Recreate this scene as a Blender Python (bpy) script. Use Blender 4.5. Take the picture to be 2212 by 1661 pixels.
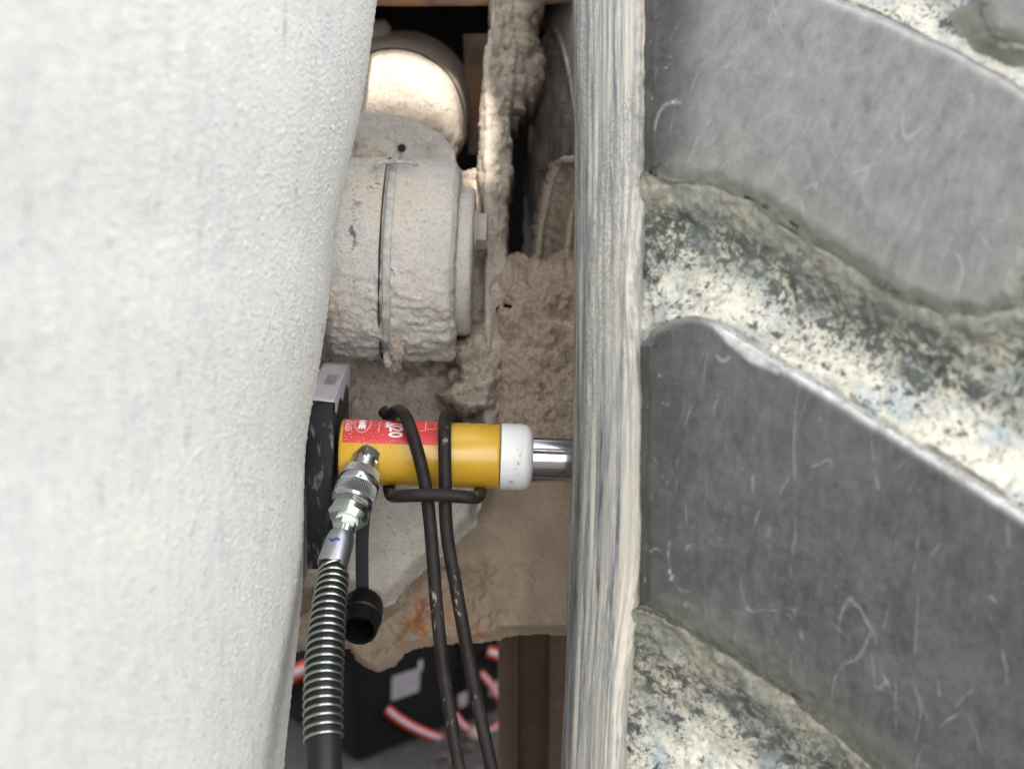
import bpy, math, random
import numpy as np
from mathutils import Vector, Matrix
random.seed(4); rng = np.random.default_rng(7)
R_ = math.radians
for o in list(bpy.data.objects): bpy.data.objects.remove(o)
scene = bpy.context.scene
COL = scene.collection

# ------------------------------------------------------------------ camera
LENS, PITCH, CAMZ, FOCUS = 60.0, R_(16), 1.60, 1.815
cam_d = bpy.data.cameras.new("camera"); cam = bpy.data.objects.new("camera", cam_d); COL.objects.link(cam)
cam.location = (0, 0, CAMZ); cam.rotation_euler = (R_(90) - PITCH, 0, 0)
cam_d.lens = LENS; cam_d.sensor_width = 36; cam_d.clip_start = 0.05; cam_d.clip_end = 2000
cam_d.dof.use_dof = True; cam_d.dof.focus_distance = FOCUS; cam_d.dof.aperture_fstop = 3.7
scene.camera = cam

# ------------------------------------------------------------------ light
SUN_DIR = Vector((0.16, -0.62, 0.80)).normalized()          # towards the sun: high, behind the camera
world = bpy.data.worlds.new("World"); scene.world = world; world.use_nodes = True
wn, wl = world.node_tree.nodes, world.node_tree.links
bg = wn["Background"]; sky = wn.new("ShaderNodeTexSky"); sky.sky_type = 'NISHITA'; sky.sun_disc = False
sky.sun_elevation = math.asin(SUN_DIR.z); sky.sun_rotation = math.atan2(SUN_DIR.x, SUN_DIR.y)
sky.dust_density = 2.5; sky.air_density = 1.0; sky.ozone_density = 1.0
hsv = wn.new("ShaderNodeHueSaturation"); hsv.inputs["Saturation"].default_value = 0.24
wl.new(sky.outputs[0], hsv.inputs["Color"]); wl.new(hsv.outputs[0], bg.inputs[0]); bg.inputs[1].default_value = 0.15
sd = bpy.data.lights.new("sun", 'SUN'); so = bpy.data.objects.new("sun", sd); COL.objects.link(so)
sd.energy = 2.6; sd.angle = R_(0.45); sd.color = (1.0, 0.93, 0.82)
so.rotation_euler = SUN_DIR.to_track_quat('Z', 'Y').to_euler(); so.location = (0, -3, 6)
vs = scene.view_settings; vs.view_transform = 'Standard'; vs.look = 'None'; vs.gamma = 1; vs.exposure = 1.97
vs.use_curve_mapping = False
scene.render.engine = 'CYCLES'

# ------------------------------------------------------------------ picture units -> place
FPX = 2212 * LENS / 36.0
RT = np.array([1., 0, 0]); FW = np.array([0, math.cos(PITCH), -math.sin(PITCH)]); UP = np.array([0, math.sin(PITCH), math.cos(PITCH)])
CAM = np.array([0, 0, CAMZ])
def W(u, v, d):
    u, v, d = np.broadcast_arrays(np.asarray(u, float), np.asarray(v, float), np.asarray(d, float))
    return CAM + (RT * ((u - 1106) / FPX)[..., None] - UP * ((v - 830.5) / FPX)[..., None] + FW) * d[..., None]
def G(u, v, z=0.0):
    r = RT * (u - 1106) / FPX - UP * (v - 830.5) / FPX + FW
    return CAM + r * ((z - CAMZ) / r[2])
def unit(a): a = np.asarray(a, float); return a / np.linalg.norm(a)
def lerp_pts(x, pts):
    p = np.array(pts, float); return np.interp(x, p[:, 0], p[:, 1])
def smooth_pts(x, pts):
    p = np.array(pts, float); xs = np.linspace(p[0, 0], p[-1, 0], 600); ys = np.interp(xs, p[:, 0], p[:, 1])
    k = 25; ys = np.convolve(np.pad(ys, k, mode='edge'), np.ones(2 * k + 1) / (2 * k + 1), 'valid')
    return np.interp(x, xs, ys)
def sstep(a, b, x):
    t = np.clip((x - a) / (b - a), 0, 1); return t * t * (3 - 2 * t)

# ------------------------------------------------------------------ noise
_perm = rng.permutation(512).astype(np.int64); _perm = np.concatenate([_perm, _perm])
_grad = rng.normal(size=(512, 3)); _grad /= np.linalg.norm(_grad, axis=1)[:, None]
_rnd = rng.random((512, 3))
def _h(ix, iy, iz): return _perm[(_perm[(_perm[ix & 511] + iy) & 511] + iz) & 511]
def perlin(p):
    i = np.floor(p).astype(np.int64); f = p - i; w = f * f * f * (f * (f * 6 - 15) + 10); out = 0
    for dx in (0, 1):
        for dy in (0, 1):
            for dz in (0, 1):
                g = _grad[_h(i[..., 0] + dx, i[..., 1] + dy, i[..., 2] + dz)]
                dd = f - np.array([dx, dy, dz])
                ww = (w[..., 0] if dx else 1 - w[..., 0]) * (w[..., 1] if dy else 1 - w[..., 1]) * (w[..., 2] if dz else 1 - w[..., 2])
                out = out + ww * (g * dd).sum(-1)
    return out
def fbm(p, octv=4, gain=0.5):
    a, s, o = 1.0, 1.0, 0
    for _ in range(octv): o = o + a * perlin(p * s + 17.3 * s); a *= gain; s *= 2.03
    return o
def worley(p):
    i = np.floor(p).astype(np.int64); best = np.full(p.shape[:-1], 9.0)
    for dx in (-1, 0, 1):
        for dy in (-1, 0, 1):
            for dz in (-1, 0, 1):
                c = i + np.array([dx, dy, dz]); q = c + _rnd[_h(c[..., 0], c[..., 1], c[..., 2])]
                best = np.minimum(best, ((p - q) ** 2).sum(-1))
    return np.sqrt(best)
def crumbs(p, size):            # rounded clods of about `size` metres, 0..1
    return np.sqrt(np.clip(1 - (worley(p / size) / 0.85) ** 2, 0, 1))

# ------------------------------------------------------------------ objects
def link(name, me, mat, parent=None, smooth=True):
    if mat: me.materials.append(mat)
    if smooth: me.polygons.foreach_set("use_smooth", [True] * len(me.polygons))
    o = bpy.data.objects.new(name, me); COL.objects.link(o)
    if parent is not None:
        o.parent = parent
        if parent.type == 'EMPTY': o.location = -parent.location
    return o
def mk(name, verts, faces, mat, parent=None, smooth=True, uvs=None):
    me = bpy.data.meshes.new(name); me.from_pydata([tuple(map(float, v)) for v in verts], [], [tuple(map(int, f)) for f in faces])
    if uvs is not None:
        l = me.uv_layers.new(name="UVMap"); vi = np.empty(len(me.loops), int); me.loops.foreach_get("vertex_index", vi)
        l.data.foreach_set("uv", np.asarray(uvs, np.float32)[vi].ravel())
    me.update(); return link(name, me, mat, parent, smooth)
def sharp(o, deg=35):
    o.data.set_sharp_from_angle(angle=R_(deg)); return o
def thing(name, label, cat, loc, group=None):
    e = bpy.data.objects.new(name, None); COL.objects.link(e); e.location = Vector(tuple(map(float, loc))); e.empty_display_size = 0.05
    e["label"] = label; e["category"] = cat
    if group: e["group"] = group
    return e
def tag(o, **k):
    for a, b in k.items(): o[a] = b
    return o
def normals(P):
    a = np.gradient(P, axis=1); b = np.gradient(P, axis=0); n = np.cross(a, b)
    n /= np.linalg.norm(n, axis=-1)[..., None] + 1e-12; return n
def face_cam(n, P):
    s = np.sign(((CAM - P) * n).sum(-1)); s = 1.0 if np.mean(s) > 0 else -1.0
    return n * s
def grid(name, P, mat, parent=None, disp=None, back=None):
    """closed solid whose front is the (displaced) grid of points P and whose back is the rim pushed by `back`"""
    n = face_cam(normals(P), P)
    if disp is not None: P = P + n * disp[..., None]
    a, b = P.shape[:2]; idx = np.arange(a * b).reshape(a, b)
    F = np.stack([idx[:-1, :-1], idx[:-1, 1:], idx[1:, 1:], idx[1:, :-1]], -1).reshape(-1, 4)
    c = P.reshape(-1, 3); test = np.cross(c[F[0, 1]] - c[F[0, 0]], c[F[0, 3]] - c[F[0, 0]])
    V = list(c); F = [tuple(f) for f in F]
    if back is not None:
        loop = list(idx[0, :]) + list(idx[1:, -1]) + list(idx[-1, -2::-1]) + list(idx[-2:0:-1, 0]); m = len(loop); base = len(V)
        V += [c[i] + back for i in loop]
        F += [(loop[(k + 1) % m], loop[k], base + k, base + (k + 1) % m) for k in range(m)]
        F.append(tuple(base + k for k in range(m - 1, -1, -1)))
    return mk(name, V, F, mat, parent)
def poly_sd(u, v, poly):
    """signed distance in picture units, + inside"""
    p = np.array(poly, float); q = np.roll(p, -1, 0); best = np.full(u.shape, 1e9); ins = np.zeros(u.shape, bool)
    bu = np.zeros(u.shape); bv = np.zeros(u.shape)
    for (x0, y0), (x1, y1) in zip(p, q):
        dx, dy = x1 - x0, y1 - y0; t = np.clip(((u - x0) * dx + (v - y0) * dy) / (dx * dx + dy * dy + 1e-9), 0, 1)
        cu, cv = x0 + t * dx, y0 + t * dy; d = np.hypot(u - cu, v - cv); m = d < best
        best = np.where(m, d, best); bu = np.where(m, cu, bu); bv = np.where(m, cv, bv)
        c = ((y0 > v) != (y1 > v)) & (u < (x1 - x0) * (v - y0) / (y1 - y0 + 1e-12) + x0); ins ^= c
    return np.where(ins, best, -best), bu, bv
def sheet(name, poly, dfun, step, mat, parent=None, disp=None, thick=0.1, edge_noise=0.0, cut=0.0, sink=0.0, sink_w=25.0):
    """closed slab: front = the surface dfun(u,v) inside the outline `poly`, pushed out by disp(P)"""
    p = np.array(poly, float); us = np.arange(p[:, 0].min() - 2 * step, p[:, 0].max() + 3 * step, step); vs_ = np.arange(p[:, 1].min() - 2 * step, p[:, 1].max() + 3 * step, step)
    U, V_ = np.meshgrid(us, vs_); s, bu, bv = poly_sd(U, V_, poly)
    if edge_noise: s = s + edge_noise * fbm(np.stack([U / 22., V_ / 22., U * 0 + 3.1], -1), 4)
    s = s - cut; keep = s > 0
    fm = keep[:-1, :-1] & keep[:-1, 1:] & keep[1:, 1:] & keep[1:, :-1]
    P = W(U, V_, dfun(U, V_)); n = face_cam(normals(P), P)
    if disp is not None: P = P + n * disp(P, U, V_)[..., None]
    if sink: P = P + FW * (sink * (1 - np.sqrt(np.clip(1 - (1 - np.clip(s / sink_w, 0, 1)) ** 2, 0, 1))))[..., None]
    a, b = U.shape; idx = np.arange(a * b).reshape(a, b)
    F = np.stack([idx[:-1, :-1], idx[1:, :-1], idx[1:, 1:], idx[:-1, 1:]], -1)[fm]
    used = np.unique(F); remap = -np.ones(a * b, int); remap[used] = np.arange(len(used)); V = P.reshape(-1, 3)[used]; F = remap[F]
    E = np.concatenate([F[:, [0, 1]], F[:, [1, 2]], F[:, [2, 3]], F[:, [3, 0]]]); key = {}
    for e in E: key[(e[0], e[1])] = True
    bnd = [(x, y) for (x, y) in key if (y, x) not in key]
    Vl = list(V); bmap = {}; FL = [tuple(f) for f in F]
    for x, y in bnd:
        for k in (x, y):
            if k not in bmap: bmap[k] = len(Vl); Vl.append(V[k] + FW * thick)
        FL.append((y, x, bmap[x], bmap[y]))
    # back: offset copy of every face, coarse look is never seen
    boff = {}
    for f in F[::1]:
        q = []
        for k in f:
            k = int(k)
            if k in bmap: q.append(bmap[k])
            else:
                if k not in boff: boff[k] = len(Vl); Vl.append(V[k] + FW * thick)
                q.append(boff[k])
        FL.append(tuple(q[::-1]))
    return mk(name, Vl, FL, mat, parent)
def frame(ax):
    ax = unit(ax); ref = np.array([0, 0, 1.]) if abs(ax[2]) < 0.9 else np.array([0, 1., 0])
    a = unit(np.cross(ref, ax)); b = np.cross(ax, a); return ax, a, b
def lathe(name, A, axis, prof, mat, parent=None, segs=48, disp=None, ang0=0.0, smooth=True, capped=True, sub=None):
    """prof: (t, r) in metres along axis from A"""
    ax, a, b = frame(axis)
    if sub:
        q = []
        for (t0, r0), (t1, r1) in zip(prof[:-1], prof[1:]):
            m = max(1, int(math.hypot(t1 - t0, r1 - r0) / sub)); q += [(t0 + (t1 - t0) * k / m, r0 + (r1 - r0) * k / m) for k in range(m)]
        prof = q + [prof[-1]]
    th = ang0 + np.arange(segs) * 2 * math.pi / segs; pr = np.array(prof)
    rad = a * np.cos(th)[:, None] + b * np.sin(th)[:, None]
    P = A + ax * pr[:, 0][:, None, None] + rad[None] * pr[:, 1][:, None, None]
    if disp is not None:
        sl = np.gradient(pr, axis=0); nn = np.stack([-sl[:, 1], sl[:, 0]], -1); nn /= np.linalg.norm(nn, axis=1)[:, None] + 1e-9
        N = ax * nn[:, 0][:, None, None] + rad[None] * nn[:, 1][:, None, None]
        P = P + N * disp(P)[..., None]
    m = len(pr); idx = np.arange(m * segs).reshape(m, segs); nx = np.roll(idx, -1, 1)
    F = np.stack([idx[:-1], nx[:-1], nx[1:], idx[1:]], -1).reshape(-1, 4)
    F = [tuple(f) for f in F]
    V = list(P.reshape(-1, 3)); uv = [((k % segs) / segs, pr[k // segs, 0]) for k in range(m * segs)]
    if capped:
        if pr[0, 1] > 1e-5: F.append(tuple(idx[0][::-1]))
        if pr[-1, 1] > 1e-5: F.append(tuple(idx[-1]))
    o = mk(name, V, F, mat, parent, smooth, uvs=uv)
    if disp is None: sharp(o, 42)
    return o
def spline(pts, n=8):
    p = [np.asarray(q, float) for q in pts]; p = [2 * p[0] - p[1]] + p + [2 * p[-1] - p[-2]]; out = []
    for i in range(1, len(p) - 2):
        for k in range(n):
            t = k / n; a, b, c, d = p[i - 1:i + 3]
            out.append(0.5 * ((2 * b) + (-a + c) * t + (2 * a - 5 * b + 4 * c - d) * t * t + (-a + 3 * b - 3 * c + d) * t ** 3))
    out.append(p[-2]); return np.array(out)
def tube_mesh(path, r, segs=12):
    path = np.asarray(path, float); n = len(path); T = np.gradient(path, axis=0); T /= np.linalg.norm(T, axis=1)[:, None] + 1e-12
    _, a, _ = frame(T[0]); V, F = [], []; rr = np.broadcast_to(r, (n,))
    for i in range(n):
        a = a - T[i] * a.dot(T[i]); a /= np.linalg.norm(a); b = np.cross(T[i], a)
        for k in range(segs):
            t = 2 * math.pi * k / segs; V.append(path[i] + (a * math.cos(t) + b * math.sin(t)) * rr[i])
    for i in range(n - 1):
        for k in range(segs):
            k2 = (k + 1) % segs; F.append((i * segs + k, i * segs + k2, (i + 1) * segs + k2, (i + 1) * segs + k))
    F.append(tuple(range(segs - 1, -1, -1))); F.append(tuple((n - 1) * segs + k for k in range(segs)))
    uv = [((k % segs) / segs, (k // segs) * float(np.linalg.norm(path[-1] - path[0])) / n) for k in range(n * segs)]
    return V, F, uv
def tube(name, path, r, mat, parent=None, segs=12):
    V, F, uv = tube_mesh(path, r, segs); return mk(name, V, F, mat, parent, True, uv)
def box8(name, c8, mat, parent=None, bevel=0.0, seg=2):
    """c8: bottom four then top four, both counter-clockwise seen from above"""
    F = [(3, 2, 1, 0), (4, 5, 6, 7), (0, 1, 5, 4), (1, 2, 6, 5), (2, 3, 7, 6), (3, 0, 4, 7)]
    o = mk(name, c8, F, mat, parent, False)
    if bevel:
        m = o.modifiers.new("bevel", 'BEVEL'); m.width = bevel; m.segments = seg; m.limit_method = 'ANGLE'
        o.data.polygons.foreach_set("use_smooth", [True] * len(o.data.polygons)); 
    return o

# ------------------------------------------------------------------ materials
class M:
    def __init__(s, name, rough=0.8, metal=0.0):
        s.m = bpy.data.materials.new(name); s.m.use_nodes = True; s.n = s.m.node_tree.nodes; s.l = s.m.node_tree.links
        s.b = s.n["Principled BSDF"]; s.b.inputs["Roughness"].default_value = rough; s.b.inputs["Metallic"].default_value = metal
        s.tc = s.n.new("ShaderNodeTexCoord"); s.h = None
    def _in(s, sock, val):
        if hasattr(val, "is_linked"): s.l.new(val, sock)
        elif isinstance(val, (tuple, list)) and len(val) == 3 and sock.type == 'RGBA': sock.default_value = (*val, 1)
        else: sock.default_value = val
    def co(s, scale=(1, 1, 1), rot=(0, 0, 0), uv=False):
        mp = s.n.new("ShaderNodeMapping"); mp.inputs["Scale"].default_value = scale; mp.inputs["Rotation"].default_value = rot
        s.l.new(s.tc.outputs["UV" if uv else "Object"], mp.inputs[0]); return mp.outputs[0]
    def noise(s, scale, detail=4, rough=0.55, sc=(1, 1, 1), rot=(0, 0, 0), dist=0.0):
        t = s.n.new("ShaderNodeTexNoise"); t.inputs["Scale"].default_value = scale; t.inputs["Detail"].default_value = detail
        t.inputs["Roughness"].default_value = rough; t.inputs["Distortion"].default_value = dist; s.l.new(s.co(sc, rot), t.inputs[0]); return t.outputs[0]
    def vor(s, scale, sc=(1, 1, 1), rot=(0, 0, 0), feature='F1', warp=0.0):
        t = s.n.new("ShaderNodeTexVoronoi"); t.inputs["Scale"].default_value = scale; t.feature = feature; c = s.co(sc, rot)
        if warp:
            nn = s.n.new("ShaderNodeTexNoise"); nn.inputs["Scale"].default_value = scale * 1.5; s.l.new(c, nn.inputs[0])
            mx = s.n.new("ShaderNodeMix"); mx.data_type = 'VECTOR'; mx.inputs[0].default_value = warp
            s.l.new(c, mx.inputs[4]); s.l.new(nn.outputs[1], mx.inputs[5]); c = mx.outputs[1]
        s.l.new(c, t.inputs[0]); return t.outputs[0]
    def ramp(s, fac, stops):
        r = s.n.new("ShaderNodeValToRGB"); e = r.color_ramp.elements
        while len(e) < len(stops): e.new(0.5)
        for k, (p, c) in enumerate(stops):
            e[k].position = p; e[k].color = (*c, 1) if isinstance(c, (tuple, list)) else (c, c, c, 1)
        s.l.new(fac, r.inputs[0]); return r.outputs[0]
    def mix(s, fac, a, b, mode='MIX'):
        x = s.n.new("ShaderNodeMix"); x.data_type = 'RGBA'; x.blend_type = mode; s._in(x.inputs[0], fac); s._in(x.inputs[6], a); s._in(x.inputs[7], b); return x.outputs[2]
    def math(s, op, a, b=0.0):
        x = s.n.new("ShaderNodeMath"); x.operation = op; s._in(x.inputs[0], a); s._in(x.inputs[1], b); return x.outputs[0]
    def upness(s, lo, hi):
        g = s.n.new("ShaderNodeNewGeometry"); sp = s.n.new("ShaderNodeSeparateXYZ"); s.l.new(g.outputs["Normal"], sp.inputs[0]); return s.ramp(sp.outputs[2], [(lo, 0.0), (hi, 1.0)])
    def attr(s, name):
        a = s.n.new("ShaderNodeAttribute"); a.attribute_name = name; return a.outputs["Fac"]
    def color(s, c): s._in(s.b.inputs["Base Color"], c); return s
    def rough(s, c): s._in(s.b.inputs["Roughness"], c); return s
    def bump(s, h, strength=0.5, dist=0.002):
        b = s.n.new("ShaderNodeBump"); b.inputs["Strength"].default_value = strength; b.inputs["Distance"].default_value = dist; s.l.new(h, b.inputs["Height"])
        if s.h is not None: s.l.new(s.h, b.inputs["Normal"])
        s.h = b.outputs[0]; s.l.new(s.h, s.b.inputs["Normal"]); return s
    def set(s, **k):
        for a, v in k.items(): s._in(s.b.inputs[a.replace("_", " ")], v)
        return s

def m_left():
    m = M("pale_dust_on_rubber", 0.95); n2 = m.noise(8, 5, 0.6)
    g1 = m.ramp(m.vor(235, sc=(1, 1, 0.85)), [(0.26, 1.0), (0.50, 0.0)]); g2 = m.ramp(m.vor(130, sc=(1, 1, 0.9)), [(0.10, 1.0), (0.30, 0.0)]); pres = m.ramp(m.noise(34, 4, 0.65), [(0.38, 0.25), (0.58, 1.0)])
    skin = m.ramp(m.noise(70, 5, 0.65, sc=(1, 1, 0.5)), [(0.36, (0.59, 0.60, 0.605)), (0.62, (0.73, 0.735, 0.70))])
    c = m.mix(m.math('MULTIPLY', g1, pres), skin, (0.93, 0.925, 0.865)); c = m.mix(m.math('MULTIPLY', g2, m.ramp(m.noise(21, 3), [(0.44, 0.0), (0.60, 0.95)])), c, (0.88, 0.86, 0.77))
    c = m.mix(m.ramp(n2, [(0.36, 0.1), (0.62, 0.5)]), c, (0.84, 0.825, 0.715))
    sp = m.math('MULTIPLY', m.ramp(m.vor(52), [(0.09, 0.8), (0.16, 0.0)]), m.ramp(m.noise(13, 2), [(0.5, 0.0), (0.6, 1.0)])); c = m.mix(sp, c, (0.62, 0.54, 0.40))
    st = m.noise(62, 4, 0.6, sc=(1, 1, 0.13)); rub = m.ramp(st, [(0.65, 0.0), (0.71, 0.85)]); rub = m.math('MULTIPLY', rub, m.ramp(m.noise(9, 3), [(0.47, 0.0), (0.57, 1.0)]))
    c = m.mix(rub, c, (0.10, 0.12, 0.17)); m.color(c)
    m.bump(g2, 0.5, 0.003); m.bump(g1, 0.7, 0.0016); return m.m
def m_hub():
    m = M("dust_crusted_casting", 0.93); n = m.noise(60, 6, 0.65); f = m.noise(330, 4, 0.6)
    c = m.ramp(m.noise(11, 5, 0.6), [(0.32, (0.52, 0.49, 0.46)), (0.5, (0.62, 0.59, 0.55)), (0.7, (0.64, 0.58, 0.48))])
    c = m.mix(m.ramp(f, [(0.35, 0.45), (0.52, 0.0)]), c, (0.36, 0.31, 0.25))
    ch = m.math('MULTIPLY', m.ramp(m.noise(110, 5, 0.7), [(0.60, 0.0), (0.635, 1.0)]), m.ramp(m.noise(13, 2), [(0.53, 0.0), (0.60, 1.0)]))
    c2 = m.math('MULTIPLY', m.ramp(m.noise(120, 5, 0.7), [(0.53, 0.0), (0.565, 1.0)]), m.attr("chips")); c = m.mix(m.math('MAXIMUM', m.math('MULTIPLY', ch, 0.35), c2), c, (0.06, 0.075, 0.09)); m.color(c)
    m.bump(n, 0.7, 0.006); m.bump(f, 0.8, 0.0022); return m.m
def m_mud(name, a, b, cdark, big=0.010, fs=260):
    m = M(name, 0.95); n = m.noise(26, 6, 0.6); f = m.noise(fs, 5, 0.65); v = m.vor(85, warp=0.25)
    c = m.ramp(n, [(0.3, a), (0.68, b)]); c = m.mix(m.ramp(f, [(0.33, 0.75), (0.52, 0.0)]), c, cdark)
    c = m.mix(m.ramp(m.noise(120, 4, 0.7), [(0.56, 0.0), (0.70, 0.35)]), c, tuple(min(0.8, x * 1.45) for x in b)); m.color(c)
    m.bump(v, 0.35, big * 0.5); m.bump(f, 0.8, 0.003); return m.m
def m_casting():
    m = M("tan_film_on_casting", 0.9); n = m.noise(14, 5, 0.6); f = m.noise(210, 4, 0.6)
    c = m.ramp(n, [(0.3, (0.30, 0.235, 0.17)), (0.7, (0.42, 0.335, 0.25))]); c = m.mix(m.ramp(f, [(0.36, 0.35), (0.5, 0.0)]), c, (0.27, 0.20, 0.145))
    rust = m.math('MULTIPLY', m.ramp(m.noise(55, 6, 0.72, sc=(1.2, 1, 0.6)), [(0.47, 0.0), (0.56, 0.95)]), m.attr("rust")); c = m.mix(rust, c, (0.42, 0.17, 0.055))
    pt = m.math('MULTIPLY', m.ramp(m.noise(150, 3), [(0.69, 0.0), (0.72, 0.8)]), m.ramp(m.noise(21, 2), [(0.5, 0.0), (0.6, 1.0)])); c = m.mix(pt, c, (0.5, 0.17, 0.05))
    m.color(c); m.bump(m.noise(70, 6, 0.65), 0.4, 0.004); m.bump(f, 0.35, 0.0012); return m.m
def m_flange():
    m = M("pale_dust_on_flange", 0.92); n = m.noise(22, 5); f = m.noise(240, 4, 0.65)
    c = m.ramp(n, [(0.3, (0.43, 0.39, 0.34)), (0.7, (0.55, 0.52, 0.46))]); c = m.mix(m.ramp(f, [(0.35, 0.5), (0.47, 0.0)]), c, (0.27, 0.2, 0.14))
    c = m.mix(m.ramp(m.noise(70, 4, 0.6), [(0.62, 0.0), (0.70, 0.6)]), c, (0.40, 0.32, 0.2)); m.color(c)
    m.bump(f, 0.5, 0.0016); m.bump(m.noise(80, 4), 0.35, 0.004); return m.m
def m_groove():
    m = M("dust_in_tread_groove", 0.92); pits = m.attr("pits"); cream = m.attr("cream"); fr = m.attr("fringe")
    c = m.ramp(m.noise(15, 7, 0.68), [(0.33, (0.15, 0.175, 0.18)), (0.44, (0.33, 0.345, 0.32)), (0.53, (0.52, 0.495, 0.40)), (0.68, (0.64, 0.605, 0.49))])
    c = m.mix(m.math('MULTIPLY', cream, m.ramp(m.noise(11, 6, 0.65), [(0.38, 0.1), (0.58, 0.85)])), c, (0.72, 0.685, 0.58))
    bl = m.math('MULTIPLY', cream, m.ramp(m.noise(24, 7, 0.7), [(0.50, 0.0), (0.64, 0.7)])); c = m.mix(bl, c, (0.33, 0.42, 0.47))
    c = m.mix(m.ramp(m.noise(105, 5, 0.72), [(0.36, 0.6), (0.50, 0.0)]), c, (0.26, 0.275, 0.25))
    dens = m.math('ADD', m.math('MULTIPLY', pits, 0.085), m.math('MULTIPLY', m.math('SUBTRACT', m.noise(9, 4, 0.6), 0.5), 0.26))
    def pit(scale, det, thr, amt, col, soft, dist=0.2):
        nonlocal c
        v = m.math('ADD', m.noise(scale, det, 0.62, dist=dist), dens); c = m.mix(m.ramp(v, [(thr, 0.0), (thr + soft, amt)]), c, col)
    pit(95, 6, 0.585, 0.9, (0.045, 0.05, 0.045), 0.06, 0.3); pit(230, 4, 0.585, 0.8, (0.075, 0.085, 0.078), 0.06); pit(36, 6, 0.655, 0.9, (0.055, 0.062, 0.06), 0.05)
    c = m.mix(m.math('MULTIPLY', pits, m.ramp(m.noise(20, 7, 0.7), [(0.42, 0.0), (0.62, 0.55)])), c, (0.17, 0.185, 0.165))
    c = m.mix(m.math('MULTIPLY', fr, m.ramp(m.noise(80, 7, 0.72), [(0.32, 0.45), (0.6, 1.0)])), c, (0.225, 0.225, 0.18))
    m.color(c); m.bump(m.noise(70, 6, 0.72), 0.6, 0.006); m.bump(m.noise(260, 3), 0.4, 0.0015); return m.m
def m_lug():
    m = M("worn_tread_rubber", 0.55)
    c = m.ramp(m.noise(7, 4, 0.6), [(0.34, (0.026, 0.027, 0.028)), (0.66, (0.055, 0.056, 0.057))])
    hz = m.ramp(m.noise(95, 7, 0.74, sc=(1, 1, 0.45), rot=(0, 0.12, 0)), [(0.40, 0.0), (0.66, 0.6)]); c = m.mix(hz, c, (0.118, 0.118, 0.115))
    c = m.mix(m.ramp(m.noise(16, 5, 0.65), [(0.45, 0.0), (0.68, 0.5)]), c, (0.108, 0.108, 0.105))
    c = m.mix(m.math('MULTIPLY', m.attr("left_end"), m.ramp(m.noise(24, 5, 0.65), [(0.35, 0.95), (0.65, 0.3)])), c, (0.022, 0.022, 0.026))
    c = m.mix(m.math('MULTIPLY', m.attr("dusty"), m.ramp(m.noise(60, 9, 0.8, sc=(1, 1, 0.34)), [(0.28, 0.25), (0.68, 0.95)])), c, (0.25, 0.244, 0.23))
    for k, (rot, sc, zs) in enumerate((((0.2, 0.25, 0.1), 9, .22), ((0.1, -0.5, 0.3), 7, .3), ((0, 0.9, 0.2), 8, .3), ((0.4, 0.1, 0.9), 12, .2), ((0.7, 0.35, 0.4), 14, .25), ((0.9, -0.3, 1.4), 11, .3), ((0.3, 0.6, 2.0), 16, .3))):
        n = m.noise(sc, 1.5, 0.4, sc=(1, 1, zs), rot=rot); l = m.ramp(m.math('ABSOLUTE', m.math('SUBTRACT', n, 0.5)), [(0.0008, 0.5), (0.0038, 0.0)])
        l = m.math('MULTIPLY', l, m.ramp(m.noise(16 + 3 * k, 4, 0.6), [(0.54, 0.0), (0.62, 1.0)])); c = m.mix(l, c, (0.36, 0.35, 0.335))
    sp = m.ramp(m.vor(60, sc=(1, 1, 0.7), warp=0.3), [(0.10, 0.9), (0.16, 0.0)]); c = m.mix(m.math('MULTIPLY', sp, m.ramp(m.noise(20, 3), [(0.50, 0.0), (0.60, 0.9)])), c, (0.42, 0.41, 0.39))
    nk = m.math('MULTIPLY', m.ramp(m.noise(60, 5, 0.6), [(0.66, 0.0), (0.69, 0.8)]), m.attr("left_end")); c = m.mix(nk, c, (0.40, 0.39, 0.38))
    ed = m.attr("rim_dust"); c = m.mix(m.math('MULTIPLY', ed, m.ramp(m.noise(70, 6, 0.65), [(0.30, 0.35), (0.6, 1.0)])), c, (0.62, 0.615, 0.60))
    lo = m.attr("low_dust"); c = m.mix(m.math('MULTIPLY', lo, m.ramp(m.noise(80, 7, 0.74), [(0.30, 0.2), (0.56, 1.0)])), c, (0.235, 0.235, 0.19))
    m.color(c); m.rough(m.ramp(m.noise(30, 4), [(0.3, 0.42), (0.7, 0.66)])); m.bump(m.noise(240, 5, 0.6, sc=(1, 1, 0.5)), 0.3, 0.0012); m.bump(m.noise(34, 6, 0.65), 0.3, 0.004); return m.set(Specular_IOR_Level=0.2).m
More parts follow.
